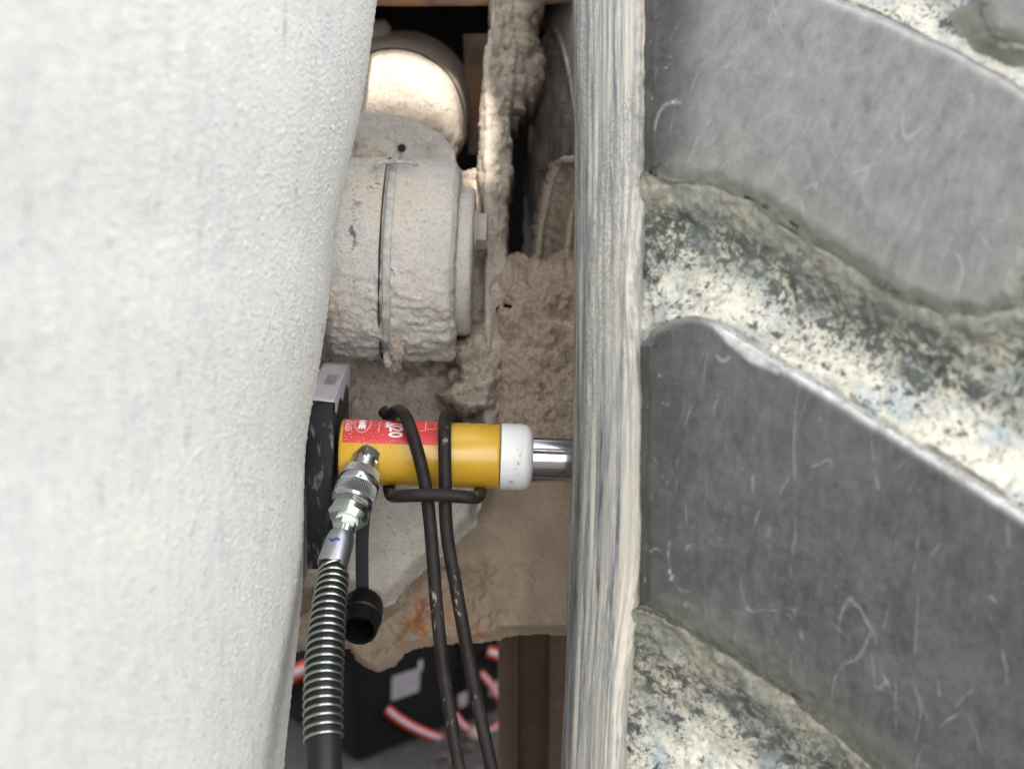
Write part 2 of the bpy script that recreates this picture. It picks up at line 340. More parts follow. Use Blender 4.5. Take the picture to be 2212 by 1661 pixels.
def m_shoulder():
    m = M("streaked_dust_on_shoulder", 0.85)
    cv = m.n.new("ShaderNodeCombineXYZ"); m.l.new(m.attr("across"), cv.inputs[0]); m.l.new(m.attr("along"), cv.inputs[1])
    def nz(sc, det):
        t = m.n.new("ShaderNodeTexNoise"); t.inputs["Scale"].default_value = sc; t.inputs["Detail"].default_value = det; t.inputs["Roughness"].default_value = 0.6; m.l.new(cv.outputs[0], t.inputs[0]); return t.outputs[0]
    a = nz(11, 5); b = nz(60, 5); g = m.noise(300, 4, 0.65)
    f = m.math('ADD', m.math('MULTIPLY', a, 0.62), m.math('MULTIPLY', b, 0.38))
    c = m.ramp(f, [(0.375, (0.06, 0.068, 0.078)), (0.43, (0.20, 0.215, 0.225)), (0.485, (0.37, 0.375, 0.36)), (0.56, (0.56, 0.53, 0.455))])
    c = m.mix(m.math('MULTIPLY', m.ramp(g, [(0.42, 0.6), (0.56, 0.0)]), m.ramp(m.noise(11, 3, sc=(1, 1, 0.3)), [(0.42, 0.0), (0.58, 1.0)])), c, (0.15, 0.17, 0.185))
    c = m.mix(m.attr("dark_edge"), c, (0.055, 0.06, 0.07)); c = m.mix(m.math('MULTIPLY', m.attr("ridge"), m.ramp(m.noise(140, 6, 0.7, sc=(1, 1, 0.35)), [(0.36, 0.1), (0.58, 0.75)])), c, (0.62, 0.56, 0.465))
    m.color(c); m.bump(f, 0.4, 0.003); return m.m
def m_simple(name, c, rough, metal=0.0, var=0.15, scale=40, bs=0.0, bscale=200, bd=0.0006, **k):
    m = M(name, rough, metal); a = tuple(x * (1 - var) for x in c); b = tuple(min(1, x * (1 + var)) for x in c)
    m.color(m.ramp(m.noise(scale, 5, 0.6), [(0.35, a), (0.65, b)]))
    if bs: m.bump(m.noise(bscale, 4), bs, bd)
    return m.set(**k).m
def m_rust():
    m = M("rusty_steel", 0.8); c = m.ramp(m.noise(22, 6, 0.68), [(0.32, (0.10, 0.062, 0.046)), (0.5, (0.215, 0.135, 0.10)), (0.66, (0.36, 0.155, 0.05))])
    c = m.mix(m.ramp(m.noise(7, 4), [(0.42, 0.0), (0.62, 0.8)]), c, (0.33, 0.25, 0.21)); m.color(c); m.bump(m.noise(160, 5), 0.4, 0.001); return m.m
def m_beam():
    m = M("brown_rusted_channel", 0.85); c = m.ramp(m.noise(9, 5, 0.6, sc=(1, 1, 0.4)), [(0.32, (0.060, 0.038, 0.025)), (0.66, (0.125, 0.082, 0.056))])
    c = m.mix(m.ramp(m.noise(80, 5, 0.7), [(0.58, 0.0), (0.66, 0.75)]), c, (0.035, 0.028, 0.022)); c = m.mix(m.ramp(m.noise(30, 5, 0.7), [(0.62, 0.0), (0.68, 0.6)]), c, (0.24, 0.085, 0.03)); m.color(c); m.bump(m.noise(140, 5), 0.4, 0.0015); return m.m
def m_wall():
    m = M("dusty_sidewall_rubber", 0.85); c = m.ramp(m.noise(50, 5, 0.65, sc=(1, 1, 0.28), rot=(0.25, 0, 0)), [(0.36, (0.20, 0.178, 0.155)), (0.66, (0.50, 0.455, 0.40))])
    c = m.mix(m.ramp(m.noise(210, 4, 0.6), [(0.55, 0.0), (0.68, 0.5)]), c, (0.48, 0.44, 0.39)); c = m.mix(m.attr("dark_edge"), c, (0.028, 0.028, 0.032)); m.color(c); m.bump(m.noise(90, 5, sc=(1, 1, 0.3)), 0.4, 0.002); return m.m
def m_yellow():
    m = M("yellow_enamel", 0.28); c = m.ramp(m.noise(30, 4), [(0.35, (0.54, 0.315, 0.018)), (0.65, (0.60, 0.355, 0.024))])
    c = m.mix(m.math('MULTIPLY', m.ramp(m.noise(210, 5, 0.7), [(0.62, 0.0), (0.70, 0.6)]), m.ramp(m.noise(16, 3), [(0.5, 0.0), (0.66, 1.0)])), c, (0.33, 0.20, 0.035)); d = m.math('MULTIPLY', m.ramp(m.noise(480, 4, 0.7), [(0.54, 0.0), (0.68, 0.5)]), m.ramp(m.noise(11, 3), [(0.42, 0.1), (0.62, 1.0)])); c = m.mix(d, c, (0.62, 0.53, 0.36)); m.color(c)
    m.rough(m.ramp(m.noise(60, 5), [(0.3, 0.24), (0.7, 0.4)])); m.bump(m.noise(400, 2), 0.06, 0.0004); return m.set(Coat_Weight=0.35, Coat_Roughness=0.2).m
def m_red():
    m = M("red_decal", 0.33); c = m.ramp(m.noise(30, 4), [(0.35, (0.50, 0.022, 0.026)), (0.65, (0.58, 0.03, 0.034))])
    sp = m.math('MULTIPLY', m.ramp(m.noise(750, 3, 0.6), [(0.60, 0.0), (0.66, 0.75)]), m.attr("speckle")); c = m.mix(sp, c, (0.72, 0.60, 0.55)); m.color(c); return m.m
def m_cap():
    m = M("white_nylon", 0.42); c = m.ramp(m.noise(50, 5), [(0.3, (0.70, 0.70, 0.70)), (0.7, (0.77, 0.77, 0.765))])
    sm = m.math('MULTIPLY', m.ramp(m.noise(260, 5, 0.7), [(0.50, 0.0), (0.58, 0.9)]), m.attr("scuff")); c = m.mix(sm, c, (0.34, 0.26, 0.15)); m.color(c); return m.m
def m_steel(name, c, rough, aniso=(1, 1, 1), spk=0.0):
    m = M(name, rough, 1.0); n = m.noise(420, 4, 0.6, sc=aniso); col = m.ramp(n, [(0.3, tuple(x * 0.8 for x in c)), (0.7, c)])
    if spk:
        s = m.ramp(m.noise(520, 4, 0.7), [(0.58, 0.0), (0.66, spk)]); col = m.mix(s, col, (0.5, 0.45, 0.38)); m.rough(m.mix(s, (rough,) * 3, (0.8,) * 3))
    m.color(col); m.bump(n, 0.12, 0.0003); return m.m
def m_knurl():
    m = M("knurled_zinc", 0.26, 1.0); sp = m.n.new("ShaderNodeSeparateXYZ"); m.l.new(m.tc.outputs["UV"], sp.inputs[0])
    a = m.math('MULTIPLY', sp.outputs[0], 2 * math.pi * 36); b = m.math('MULTIPLY', sp.outputs[1], 2 * math.pi * 36 / (2 * math.pi * 0.0215))
    h = m.math('MULTIPLY', m.math('SINE', m.math('ADD', a, b)), m.math('SINE', m.math('SUBTRACT', a, b)))
    m.color(m.mix(m.ramp(h, [(0.0, 0.0), (0.5, 1.0)]), (0.34, 0.36, 0.38), (0.72, 0.75, 0.78))); m.bump(h, 0.9, 0.0012); return m.m
def m_rod():
    m = M("blackened_steel_rod", 0.5); c = m.ramp(m.noise(45, 5), [(0.35, (0.013, 0.0105, 0.010)), (0.65, (0.026, 0.021, 0.019))])
    sc = m.math('MULTIPLY', m.ramp(m.noise(130, 5, 0.65, sc=(1, 1, 0.28)), [(0.58, 0.0), (0.63, 0.85)]), m.ramp(m.noise(14, 3), [(0.50, 0.0), (0.60, 1.0)])); c = m.mix(sc, c, (0.30, 0.28, 0.26)); m.color(c); m.bump(m.noise(300, 4), 0.2, 0.0006); return m.set(Specular_IOR_Level=0.16).m
def m_pad():
    m = M("black_plastic_block", 0.5); c = m.ramp(m.noise(25, 4), [(0.35, (0.009, 0.009, 0.010)), (0.65, (0.018, 0.018, 0.019))])
    s = m.ramp(m.noise(170, 3, 0.5, sc=(1.0, 1.0, 0.16), rot=(0, 0.55, 0)), [(0.57, 0.0), (0.66, 0.6)]); c = m.mix(m.math('MULTIPLY', s, m.ramp(m.noise(18, 3), [(0.4, 0.0), (0.62, 1.0)])), c, (0.20, 0.20, 0.205)); m.color(c); m.bump(s, 0.15, 0.0005); return m.set(Specular_IOR_Level=0.12).m
def m_ground():
    m = M("gritty_ground", 0.95); c = m.ramp(m.noise(3, 6, 0.6), [(0.3, (0.055, 0.044, 0.040)), (0.7, (0.082, 0.073, 0.072))])
    c = m.mix(m.ramp(m.noise(70, 6, 0.7), [(0.36, 0.8), (0.55, 0.0)]), c, (0.035, 0.03, 0.03)); c = m.mix(m.ramp(m.vor(34), [(0.12, 0.5), (0.22, 0.0)]), c, (0.19, 0.155, 0.135)); m.color(c); m.bump(m.noise(60, 6, 0.7), 0.8, 0.012); return m.m

MAT = dict(left=m_left(), hub=m_hub(), mud=m_mud("tan_caked_mud", (0.42, 0.35, 0.285), (0.53, 0.46, 0.385), (0.25, 0.19, 0.14)),
    mudb=m_mud("brown_crumbly_mud", (0.37, 0.29, 0.225), (0.49, 0.395, 0.31), (0.19, 0.13, 0.09)), muds=m_mud("plate_mud", (0.50, 0.43, 0.36), (0.58, 0.52, 0.45), (0.32, 0.24, 0.18)),
    casting=m_casting(), flange=m_flange(), groove=m_groove(), lug=m_lug(), shoulder=m_shoulder(), rust=m_rust(), beam=m_beam(), wall=m_wall(),
    yellow=m_yellow(), red=m_red(), cap=m_cap(), chrome=m_steel("polished_chrome", (0.62, 0.63, 0.66), 0.10, (0.06, 1, 1)), zinc=m_steel("bright_zinc", (0.70, 0.73, 0.74), 0.2, spk=0.0),
    zincd=m_steel("dusty_zinc", (0.60, 0.58, 0.55), 0.26, spk=0.55), greenz=m_steel("green_tinted_zinc", (0.60, 0.70, 0.62), 0.18), ferrule=m_steel("crimped_ferrule", (0.52, 0.53, 0.56), 0.36, (1, 1, 0.1)),
    knurl=m_knurl(), rod=m_rod(), pad=m_pad(), ground=m_ground(),
    spring=m_steel("spring_steel", (0.42, 0.45, 0.41), 0.22), hose=m_simple("black_hose_rubber", (0.010, 0.0105, 0.012), 0.45, bs=0.2, Specular_IOR_Level=0.35), dcap=m_simple("black_soft_plastic", (0.0045, 0.0045, 0.005), 0.42, bs=0.15, Specular_IOR_Level=0.18),
    black=m_simple("black_nylon_fabric", (0.0035, 0.0033, 0.0036), 0.9, bs=0.6, bscale=500, bd=0.001, Specular_IOR_Level=0.2), dark=m_simple("near_black_gap_and_stone", (0.006, 0.005, 0.0045), 0.95, Specular_IOR_Level=0.1), white=m_simple("white_print", (0.78, 0.77, 0.76), 0.5, var=0.05),  # the near-black serves the painted gap shade and the stone
    paper=m_simple("white_paper_label", (0.42, 0.395, 0.415), 0.65, var=0.06, scale=70), tagp=m_simple("grey_bag_tag", (0.25, 0.225, 0.235), 0.7, var=0.08), ink=m_simple("grey_ink", (0.16, 0.15, 0.16), 0.7), ribr=m_simple("red_orange_webbing", (0.50, 0.03, 0.008), 0.6, var=0.08), ribw=m_simple("silver_reflective_tape", (0.42, 0.385, 0.42), 0.35, var=0.06),
    blue=m_simple("blue_marker", (0.02, 0.09, 0.45), 0.5), yel=m_simple("yellow_mark", (0.65, 0.42, 0.02), 0.5), hexs=m_simple("dusty_bolt_steel", (0.37, 0.345, 0.31), 0.7, var=0.2), seam=m_simple("dark_seam", (0.03, 0.027, 0.025), 0.9),
    hair=m_simple("rubber_hair", (0.10, 0.10, 0.105), 0.4), greyedge=m_simple("clamp_band_steel", (0.42, 0.41, 0.385), 0.8, var=0.25, scale=90, bs=0.4), lines=m_simple("pale_decal_line", (0.74, 0.55, 0.52), 0.4), redl=m_simple("bright_red_print", (0.62, 0.03, 0.02), 0.33))
def vattr(o, name, vals):
    a = o.data.attributes.new(name, 'FLOAT', 'POINT'); a.data.foreach_set("value", np.asarray(vals, np.float32))
def vco(o):
    a = np.empty(len(o.data.vertices) * 3, np.float32); o.data.vertices.foreach_get("co", a); return a.reshape(-1, 3).astype(float)
def proj(P):
    q = P - CAM; d = q @ FW; return 1106 + FPX * (q @ RT) / d, 830.5 - FPX * (q @ UP) / d, d

# ================================================================== ground
N = 60; xs = np.concatenate([np.linspace(-400, -3, 8), np.linspace(-2, 2, N), np.linspace(3, 400, 8)]); ys = np.concatenate([np.linspace(-400, 1, 8), np.linspace(1.6, 5, N), np.linspace(6, 400, 8)])
X, Y = np.meshgrid(xs, ys); Z = 0.006 * fbm(np.stack([X * 9, Y * 9, X * 0], -1), 4); Z[(abs(X) > 2.5) | (Y > 5.2) | (Y < 1.4)] = 0
idx = np.arange(X.size).reshape(X.shape); F = np.stack([idx[:-1, :-1], idx[:-1, 1:], idx[1:, 1:], idx[1:, :-1]], -1).reshape(-1, 4)
g = mk("ground", np.stack([X, Y, Z], -1).reshape(-1, 3), F, MAT["ground"]); g["kind"] = "structure"
for k, (u, v, s) in enumerate(((1030, 1598, .02), (1012, 1622, .011), (1052, 1640, .009), (960, 1640, .008), (985, 1652, .012))):
    c = G(u, v, 0.0); th = np.linspace(0, 2 * math.pi, 9)[:-1]; ph = np.linspace(0, math.pi, 6)
    V = np.array([[c[0] + s * math.sin(p) * math.cos(t), c[1] + s * math.sin(p) * math.sin(t), 0.004 + s * 0.6 + s * 0.7 * math.cos(p)] for p in ph for t in th]); V += 0.25 * s * fbm(V / s, 2)[:, None]
    F = [(i * 8 + j, (i + 1) * 8 + j, (i + 1) * 8 + (j + 1) % 8, i * 8 + (j + 1) % 8) for i in range(5) for j in range(8)]
    o = mk("pebble", V, F, MAT["beam"] if k in (1, 3) else MAT["rust"]); o["label"] = ["largest brown pebble on the ground between the black rods", "small dark pebble on the ground just below the largest pebble", "small brown pebble on the ground by the right rod near the bottom", "tiny dark pebble on the ground at the foot of the black bag", "brown pebble on the ground at the bottom edge beside the left rod"][k]; o["category"] = "pebble"; o["group"] = "pebbles on the ground"

# ================================================================== left tyre
t_left = thing("dusty_tyre", "huge smooth tyre sidewall caked in pale dust filling the left side", "tyre", (-0.5, 1.7, 0))
limb = [(-900, 930), (-300, 855), (0, 815), (100, 799), (200, 787), (300, 772), (345, 757), (400, 738), (500, 718), (600, 713), (700, 709), (780, 698), (860, 670), (950, 659), (1100, 657), (1230, 658), (1300, 652), (1400, 641), (1500, 627), (1661, 611), (2000, 585), (2700, 500)]
dd = np.concatenate([np.linspace(0.42, 1.2, 90), np.linspace(1.205, 1.86, 210), np.linspace(1.866, 2.12, 30)]); vv = np.concatenate([np.linspace(-900, -60, 40), np.linspace(-50, 1710, 520), np.linspace(1720, 2700, 40)])
D, VV = np.meshgrid(dd, vv); UL = smooth_pts(VV, limb); x = 1.85 - D
U = UL - np.where(x > 0, 930 * x ** 2, 2600 * x ** 2)
P = W(U, VV, D); e = 0.0006 * fbm(P * 12, 3) + 0.0004 * fbm(P * np.array([140, 140, 80]), 3) + 0.0016 * np.clip(1 - worley(P * 60) * 4.6, 0, 1) + 0.0013 * np.clip(1 - worley(P * 130 + 5) * 2.4, 0, 1)
tl = grid("sidewall", P, MAT["left"], t_left, disp=e, back=np.array([-0.5, 0.05, 0]))

# ================================================================== right wheel
t_right = thing("tractor_wheel", "tractor tyre with worn diagonal rubber lugs and dusty grooves on the right", "wheel", (0.5, 1.8, 0))
edge = [(-600, 1240), (0, 1238), (600, 1241), (900, 1238), (1100, 1231), (1400, 1222), (1661, 1210), (2300, 1185)]
inner = [(-600, 1412), (0, 1404), (380, 1398), (560, 1376), (700, 1374), (800, 1392), (1250, 1392), (1330, 1380), (1420, 1350), (1661, 1338), (2300, 1320)]
def dT(u, v): return 1.585 - 0.24 * (u - 1380) / 900.0 + 0.07 * ((v - 830) / 830.0) ** 2
prof = [(0.62, 2.12), (0.36, 2.05), (0.15, 1.93), (0.05, 1.84), (0.0, 1.765), (0.02, 1.72), (0.08, 1.685), (0.2, 1.65), (0.4, 1.615), (0.6, 1.588), (0.78, 1.574), (0.9, 1.568), (0.98, 1.572), (1.06, 1.59), (1.15, 1.63)]
tt = np.linspace(0, 1, 230); k = np.array(prof); kk = np.linspace(0, 1, len(k)); fu = np.interp(tt, kk, k[:, 0]); fd = np.interp(tt, kk, k[:, 1])
for a in (fu, fd): a[:] = np.convolve(np.pad(a, 7, mode='edge'), np.ones(15) / 15, 'valid')
vv = np.concatenate([np.linspace(-1700, -620, 30), np.linspace(-600, 2300, 620), np.linspace(2320, 3000, 20)]); FU, VV = np.meshgrid(fu, vv); FD, _ = np.meshgrid(fd, vv); E = smooth_pts(VV, edge); I = smooth_pts(VV, inner)
P = W(E + FU * (I - E), VV, FD + 0.07 * ((VV - 830) / 830) ** 2)
rowx = np.interp(FU, np.linspace(-.1, 1.2, 260), np.convolve(rng.normal(size=264), np.ones(5) / 5, 'valid')); disp = 0.0016 * rowx * sstep(1.1, 0.9, FU) + 0.0012 * fbm(np.stack([FU * 9, VV / 500., FU * 0], -1), 4) + 0.0008 * fbm(P * 150, 2) + 0.003 * sstep(0.8, 0.95, FU) * fbm(np.stack([FU * 10, VV / 70., FU * 0], -1), 4)
sh = grid("shoulder", P, MAT["shoulder"], t_right, disp=disp, back=np.array([0.3, 0.1, 0]))
nfront = P.shape[0] * P.shape[1]; nv = len(sh.data.vertices)
br = sstep(0.24, 0.05, FU) * sstep(-500, 900, VV); rgn = fbm(np.stack([FU * 12, VV / 45., FU * 0], -1), 4); rg = np.clip(np.exp(-((FU - 0.93 + 0.05 * rgn) / 0.085) ** 2) * np.clip(0.8 + 0.9 * rgn, 0, 1) + 0.5 * sstep(0.45, 0.7, FU) * np.clip(.5 + 1.2 * rgn, 0, 1), 0, 1)
vattr(sh, "dark_edge", np.concatenate([(br * (0.6 + 0.8 * fbm(np.stack([FU * 30, VV / 300., FU * 0], -1), 3))).clip(0, 1).ravel(), np.zeros(nv - nfront)])); vattr(sh, "ridge", np.concatenate([rg.ravel(), np.zeros(nv - nfront)])); vattr(sh, "across", np.concatenate([(FU * (I - E) / 150. + 0 * VV).ravel(), np.zeros(nv - nfront)])); vattr(sh, "along", np.concatenate([(VV / 9000.).ravel(), np.zeros(nv - nfront)]))  # first mask: darker towards the left edge, stronger lower down

LUGS = [
 [(1402, -300), (1400, 372), (1440, 390), (1530, 392), (1640, 440), (1800, 540), (1950, 640), (2040, 676), (2120, 680), (2190, 650), (2236, 540), (2262, 400), (2275, 245), (2180, 178), (2060, 112), (1950, 62), (1800, -5), (1650, -90), (1500, -200)],
 [(1392, 748), (1415, 716), (1455, 697), (1500, 687), (1540, 695), (1600, 728), (1700, 790), (1850, 880), (2000, 975), (2150, 1070), (2330, 1185), (2400, 1350), (2330, 1700), (2230, 1960), (2080, 1820), (1950, 1700), (1850, 1610), (1700, 1490), (1600, 1420), (1520, 1376), (1450, 1335), (1392, 1305)],
 [(1350, 1770), (1400, 1725), (1470, 1712), (1600, 1760), (1800, 1880), (2100, 2080), (1900, 2400), (1500, 2300), (1350, 2250)],
 [(2120, -150), (2112, 10), (2140, 70), (2200, 95), (2330, 60), (2420, -60), (2400, -200)]]
def tread_noise(P): return 0.008 * fbm(P * 9, 3) + 0.007 * fbm(P * 40, 5) + 0.003 * fbm(P * 140, 3)
vv = np.concatenate([np.linspace(-1700, -520, 40), np.linspace(-500, 2200, 540), np.linspace(2220, 3000, 25)]); uu = np.concatenate([np.linspace(0, 1, 250), np.linspace(1.02, 2.5, 40)]); UU, VV = np.meshgrid(uu, vv); I = smooth_pts(VV, inner); U = I - 12 + UU * (2480 - I)
sdmin = np.full(U.shape, -1e9)
for L in LUGS: sdmin = np.maximum(sdmin, poly_sd(U, VV, L)[0])
far = [[(a, b - 930) for a, b in LUGS[0]], LUGS[0], LUGS[1], [(a, b + 1000) for a, b in LUGS[1]], LUGS[3]]
dA = np.full(U.shape, 900.); dB = np.full(U.shape, 900.)
for L in far:
    s0, cu, cv = poly_sd(U, VV, L); ds = np.abs(s0); dA = np.where(cv < VV - 0.25 * np.abs(cu - U), np.minimum(dA, ds), dA); dB = np.where(cv > VV + 0.25 * np.abs(cu - U), np.minimum(dB, ds), dB)
TG = np.where(sdmin > 0, 0.5, dA / (dA + dB + 1e-6)); kq = np.ones(9) / 9
for _ in range(2): TG = np.apply_along_axis(lambda r: np.convolve(np.pad(r, 4, mode='edge'), kq, 'valid'), 1, TG)
D = dT(U, VV) + 0.020 * sstep(0, 120, -sdmin) - 0.027 * sstep(0.50, 0.0, TG) * sstep(40, -10, sdmin) * (dA < 400) - 0.008 * sstep(0.85, 1.0, TG)
P = W(U, VV, D); cr = grid("groove_floor", P, MAT["groove"], t_right, disp=tread_noise(P), back=np.array([0.25, 0.35, 0]))
tgn = TG + 0.10 * fbm(np.stack([U / 120., VV / 120., U * 0 + 5], -1), 4)
padz = np.zeros(len(cr.data.vertices) - U.size)
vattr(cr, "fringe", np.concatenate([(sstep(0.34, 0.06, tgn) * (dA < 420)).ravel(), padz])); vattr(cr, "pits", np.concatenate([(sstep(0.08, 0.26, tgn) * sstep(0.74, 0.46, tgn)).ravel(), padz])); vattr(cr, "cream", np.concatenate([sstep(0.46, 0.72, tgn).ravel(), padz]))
lug_names = ["large worn upper lug", "large worn lower lug", None, None]
def make_lug(L, dusty):
    p = np.array(L, float); st = 4.0; us = np.arange(p[:, 0].min() - 70, p[:, 0].max() + 70, st); vs_ = np.arange(p[:, 1].min() - 90, p[:, 1].max() + 90, st); U, V_ = np.meshgrid(us, vs_)
    s, bu, bv = poly_sd(U, V_, L); lw = sstep(-0.2, 0.5, np.where(s < 0, (V_ - bv), (bv - V_)) / (np.hypot(U - bu, V_ - bv) + 1e-6)); s = s + (3.0 + 9 * lw * sstep(160, 30, np.abs(s))) * fbm(np.stack([U / 55., V_ / 55., U * 0], -1), 5)
    # upper flanks are steep and crisp, lower flanks slope away softly
    ny = (V_ - bv) / (np.abs(s) + 1e-6) * np.where(s > 0, 1, -1); soft = np.clip(-ny * 1.0, 0, 1) * 0
    low = sstep(-0.2, 0.5, np.where(s < 0, (V_ - bv), (bv - V_)) / (np.hypot(U - bu, V_ - bv) + 1e-6)); wd = 11 + 62 * low
    h = 0.050 * (sstep(-wd, wd * 0.5, s) - 0.42)
    base = W(U, V_, dT(U, V_) - h - 0.012); keep = s > -wd * 1.0
    fm = keep[:-1, :-1] & keep[:-1, 1:] & keep[1:, 1:] & keep[1:, :-1]; n = face_cam(normals(base), base)
    P = base + n * (0.0025 * fbm(base * 14, 3) + 0.0006 * fbm(base * 120, 3))[..., None]
    a, b = U.shape; idx = np.arange(a * b).reshape(a, b); F = np.stack([idx[:-1, :-1], idx[1:, :-1], idx[1:, 1:], idx[:-1, 1:]], -1)[fm]
    used = np.unique(F); rm = -np.ones(a * b, int); rm[used] = np.arange(len(used))
    o = mk("lug", P.reshape(-1, 3)[used], rm[F], MAT["lug"], t_right)
    upf = sstep(0.35, 0.75, np.where(s > 0, V_ - bv, bv - V_) / (np.hypot(U - bu, V_ - bv) + 1e-6))
    rim = (1.4 * np.exp(-((s - 4) / 12.0) ** 2) * sstep(1500, 1640, U) + 0.5 * np.exp(-((s + 5) / 10.) ** 2)) * upf * (1 - lw) * (0.25 if L is LUGS[0] else 1.0)
    fac = np.zeros(s.shape)
    if L is LUGS[1]: fac = sstep(0, 12, poly_sd(U, V_, [(1525, 692), (1565, 745), (1620, 790), (1680, 815), (1690, 800), (1600, 728)])[0]) * 0.8
    vattr(o, "rim_dust", np.clip(rim + fac, 0, 1).ravel()[used]); vattr(o, "low_dust", np.clip(0.75 * sstep(85, -30, s) * low + 0.5 * sstep(22, -12, s) * low, 0, 1).ravel()[used])
    vattr(o, "left_end", sstep(1540, 1405, U + 25 * fbm(np.stack([U / 90., V_ / 90., U * 0], -1), 3)).ravel()[used]); vattr(o, "dusty", (dusty * sstep(1410, 1570, U + 0.12 * (V_ - 200))).ravel()[used]); return o
for L, du in zip(LUGS, (1.0, 0.2, 0.3, 0.8)): make_lug(L, du)

# far sidewall, rim and vent hairs of the same wheel
def dW(u, v): return 2.17 + 0.28 * (1250 - u) / 130.0 + 0.00010 * np.abs(v - 250)
wl_poly = [(1152, -300), (1148, 150), (1143, 260), (1132, 420), (1122, 640), (1330, 640), (1330, -300)]
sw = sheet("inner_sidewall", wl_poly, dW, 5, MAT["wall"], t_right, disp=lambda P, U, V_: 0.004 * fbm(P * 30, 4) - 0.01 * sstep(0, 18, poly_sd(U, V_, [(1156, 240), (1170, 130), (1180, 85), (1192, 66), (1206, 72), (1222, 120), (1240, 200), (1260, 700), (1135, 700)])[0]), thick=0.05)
uw, vw, _ = proj(vco(sw)); vattr(sw, "dark_edge", sstep(1165, 1135, uw) * sstep(150, 350, vw) * 0.9)  # darker towards the left edge, lower part only
ridge = spline([W(u, v, dW(u, v) - 0.002) for u, v in ((1146, 330), (1150, 240), (1158, 175), (1170, 110), (1180, 80), (1192, 64), (1205, 72), (1220, 115), (1236, 190), (1252, 300))], 6)
tube("moulding_ridge", ridge, 0.0035, MAT["wall"], t_right, 8)
ridge2 = spline([W(u, v, dW(u, v) - 0.002) for u, v in ((1142, 260), (1150, 130), (1166, -20), (1180, -120))], 6); tube("moulding_ridge", ridge2, 0.004, MAT["wall"], t_right, 8)
for o in t_right.children:
    if o.name.startswith("moulding"): vattr(o, "dark_edge", np.zeros(len(o.data.vertices)))
rimp = [(1150, 640), (1160, 560), (1172, 470), (1188, 395), (1205, 352), (1222, 342), (1300, 345), (1300, 640)]
rim = sheet("rim", rimp, lambda u, v: 2.15 + 0.0012 * (1260 - u) + 0.00008 * (v - 345), 4, MAT["mudb"], t_right, disp=lambda P, U, V_: 0.012 * sstep(26, 4, poly_sd(U, V_, rimp)[0]) + 0.006 * np.clip(1 - worley(P * 55) * 2.4, 0, 1) + 0.002 * fbm(P * 80, 3), thick=0.04)
lip = spline([W(u, v, 2.135 + 0.0012 * (1260 - u)) for u, v in ((1156, 610), (1163, 540), (1174, 465), (1190, 398), (1206, 358), (1222, 345), (1250, 343))], 8)
o = tube("rim_lip", lip, 0.0035 + 0.002 * rng.random(len(lip)), MAT["muds"], rim, 10)
lip2 = spline([W(u, v, 2.125) for u, v in ((1222, 620), (1226, 540), (1232, 480), (1242, 440), (1256, 420))], 8); tube("rim_lip", lip2, 0.003 + 0.001 * rng.random(len(lip2)), MAT["mudb"], rim, 10)
for (cx, cy, ln) in ((1725, 55, 26), (1825, 210, 30), (1800, 185, 22), (1730, 300, 26), (1880, 305, 30), (1810, 328, 26), (1870, 338, 22), (1900, 398, 32), (1680, 420, 20), (1935, 530, 34), (1755, 512, 18), (1690, 570, 18), (1950, 612, 20), (1670, 705, 20), (1940, 760, 34), (1700, 828, 24), (1980, 832, 16), (1925, 930, 26), (1995, 1000, 18), (1860, 1030, 24), (1970, 1133, 38), (1800, 1262, 28), (1750, 1580, 24), (1745, 920, 20), (1850, 1170, 18)):
    u = (750 + cx * .339) * .864; v = cy * .293; L = ln * 0.36; d = dW(u, v) - 0.012; sl = random.uniform(-0.15, 0.25)
    pts = [W(u + L * 0.9, v + 2, d - 0.05), W(u, v + sl * 6, d - 0.03), W(u - L * 1.1, v - sl * 10, d - 0.035)]
    tube("vent_hair", spline(pts, 4), [0.0009] * 8 + [0.0004], MAT["hair"], t_right, 5)

# ================================================================== machine axle between the wheels
axle = thing("machine_axle", "mud caked axle with drum shaped hub housing between the two tyres", "axle", (0, 2.3, 0))
DH = 2.065; PXM = FPX / DH
hub_c = W(853, 560, DH); hax = RT * math.cos(R_(2.2)) - UP * math.sin(R_(2.2))
def px(t): return t / PXM
hp = [(-141, 0), (-141, 186), (-134, 198), (-118, 210), (-95, 214), (-60, 216), (-22, 216), (-17.5, 215), (-17, 205), (-15, 205), (-14.5, 216), (0, 217), (60, 217), (112, 216), (126, 211), (136, 198), (138, 180), (138, 0)]
def hub_disp(P):
    low = sstep(hub_c[2] + 0.06, hub_c[2] - 0.11, P[..., 2])
    return (0.006 * fbm(P * 22, 5) + 0.004 * fbm(P * np.array([40, 60, 130]), 4)) * (0.2 + low) + 0.0013 * fbm(P * 160, 3) + 0.0018 * np.clip(1 - worley(P * 80) * 2.6, 0, 1) * (0.3 + low) + 0.0012 * sstep(0.05, 0.12, fbm(P * 45, 4)) * low
hub = lathe("hub_housing", hub_c, hax, [(px(t), px(r)) for t, r in hp], MAT["hub"], axle, segs=300, disp=hub_disp, sub=0.0016); tag(hub, label="pale dust coated hub drum with a clamp band round it")
u_, v_, _ = proj(vco(hub)); vattr(hub, "chips", sum(a * np.exp(-((u_ - x) / w) ** 2 - ((v_ - y) / h) ** 2) for x, y, w, h, a in ((772, 425, 12, 16, 1), (762, 500, 12, 55, .9), (800, 400, 30, 12, .8), (835, 395, 16, 14, .7), (846, 590, 6, 40, .9), (722, 470, 6, 60, .7))).clip(0, 1))
lathe("seam", hub_c + hax * px(-17.6), hax, [(0, px(212)), (0, px(217.5)), (px(2.2), px(217.5)), (px(2.2), px(212))], MAT["seam"], hub, segs=96, capped=False)
bd = [(px(-10), px(214)), (px(-10), px(222)), (px(-7), px(225)), (px(4), px(225)), (px(7), px(222)), (px(7), px(214))]
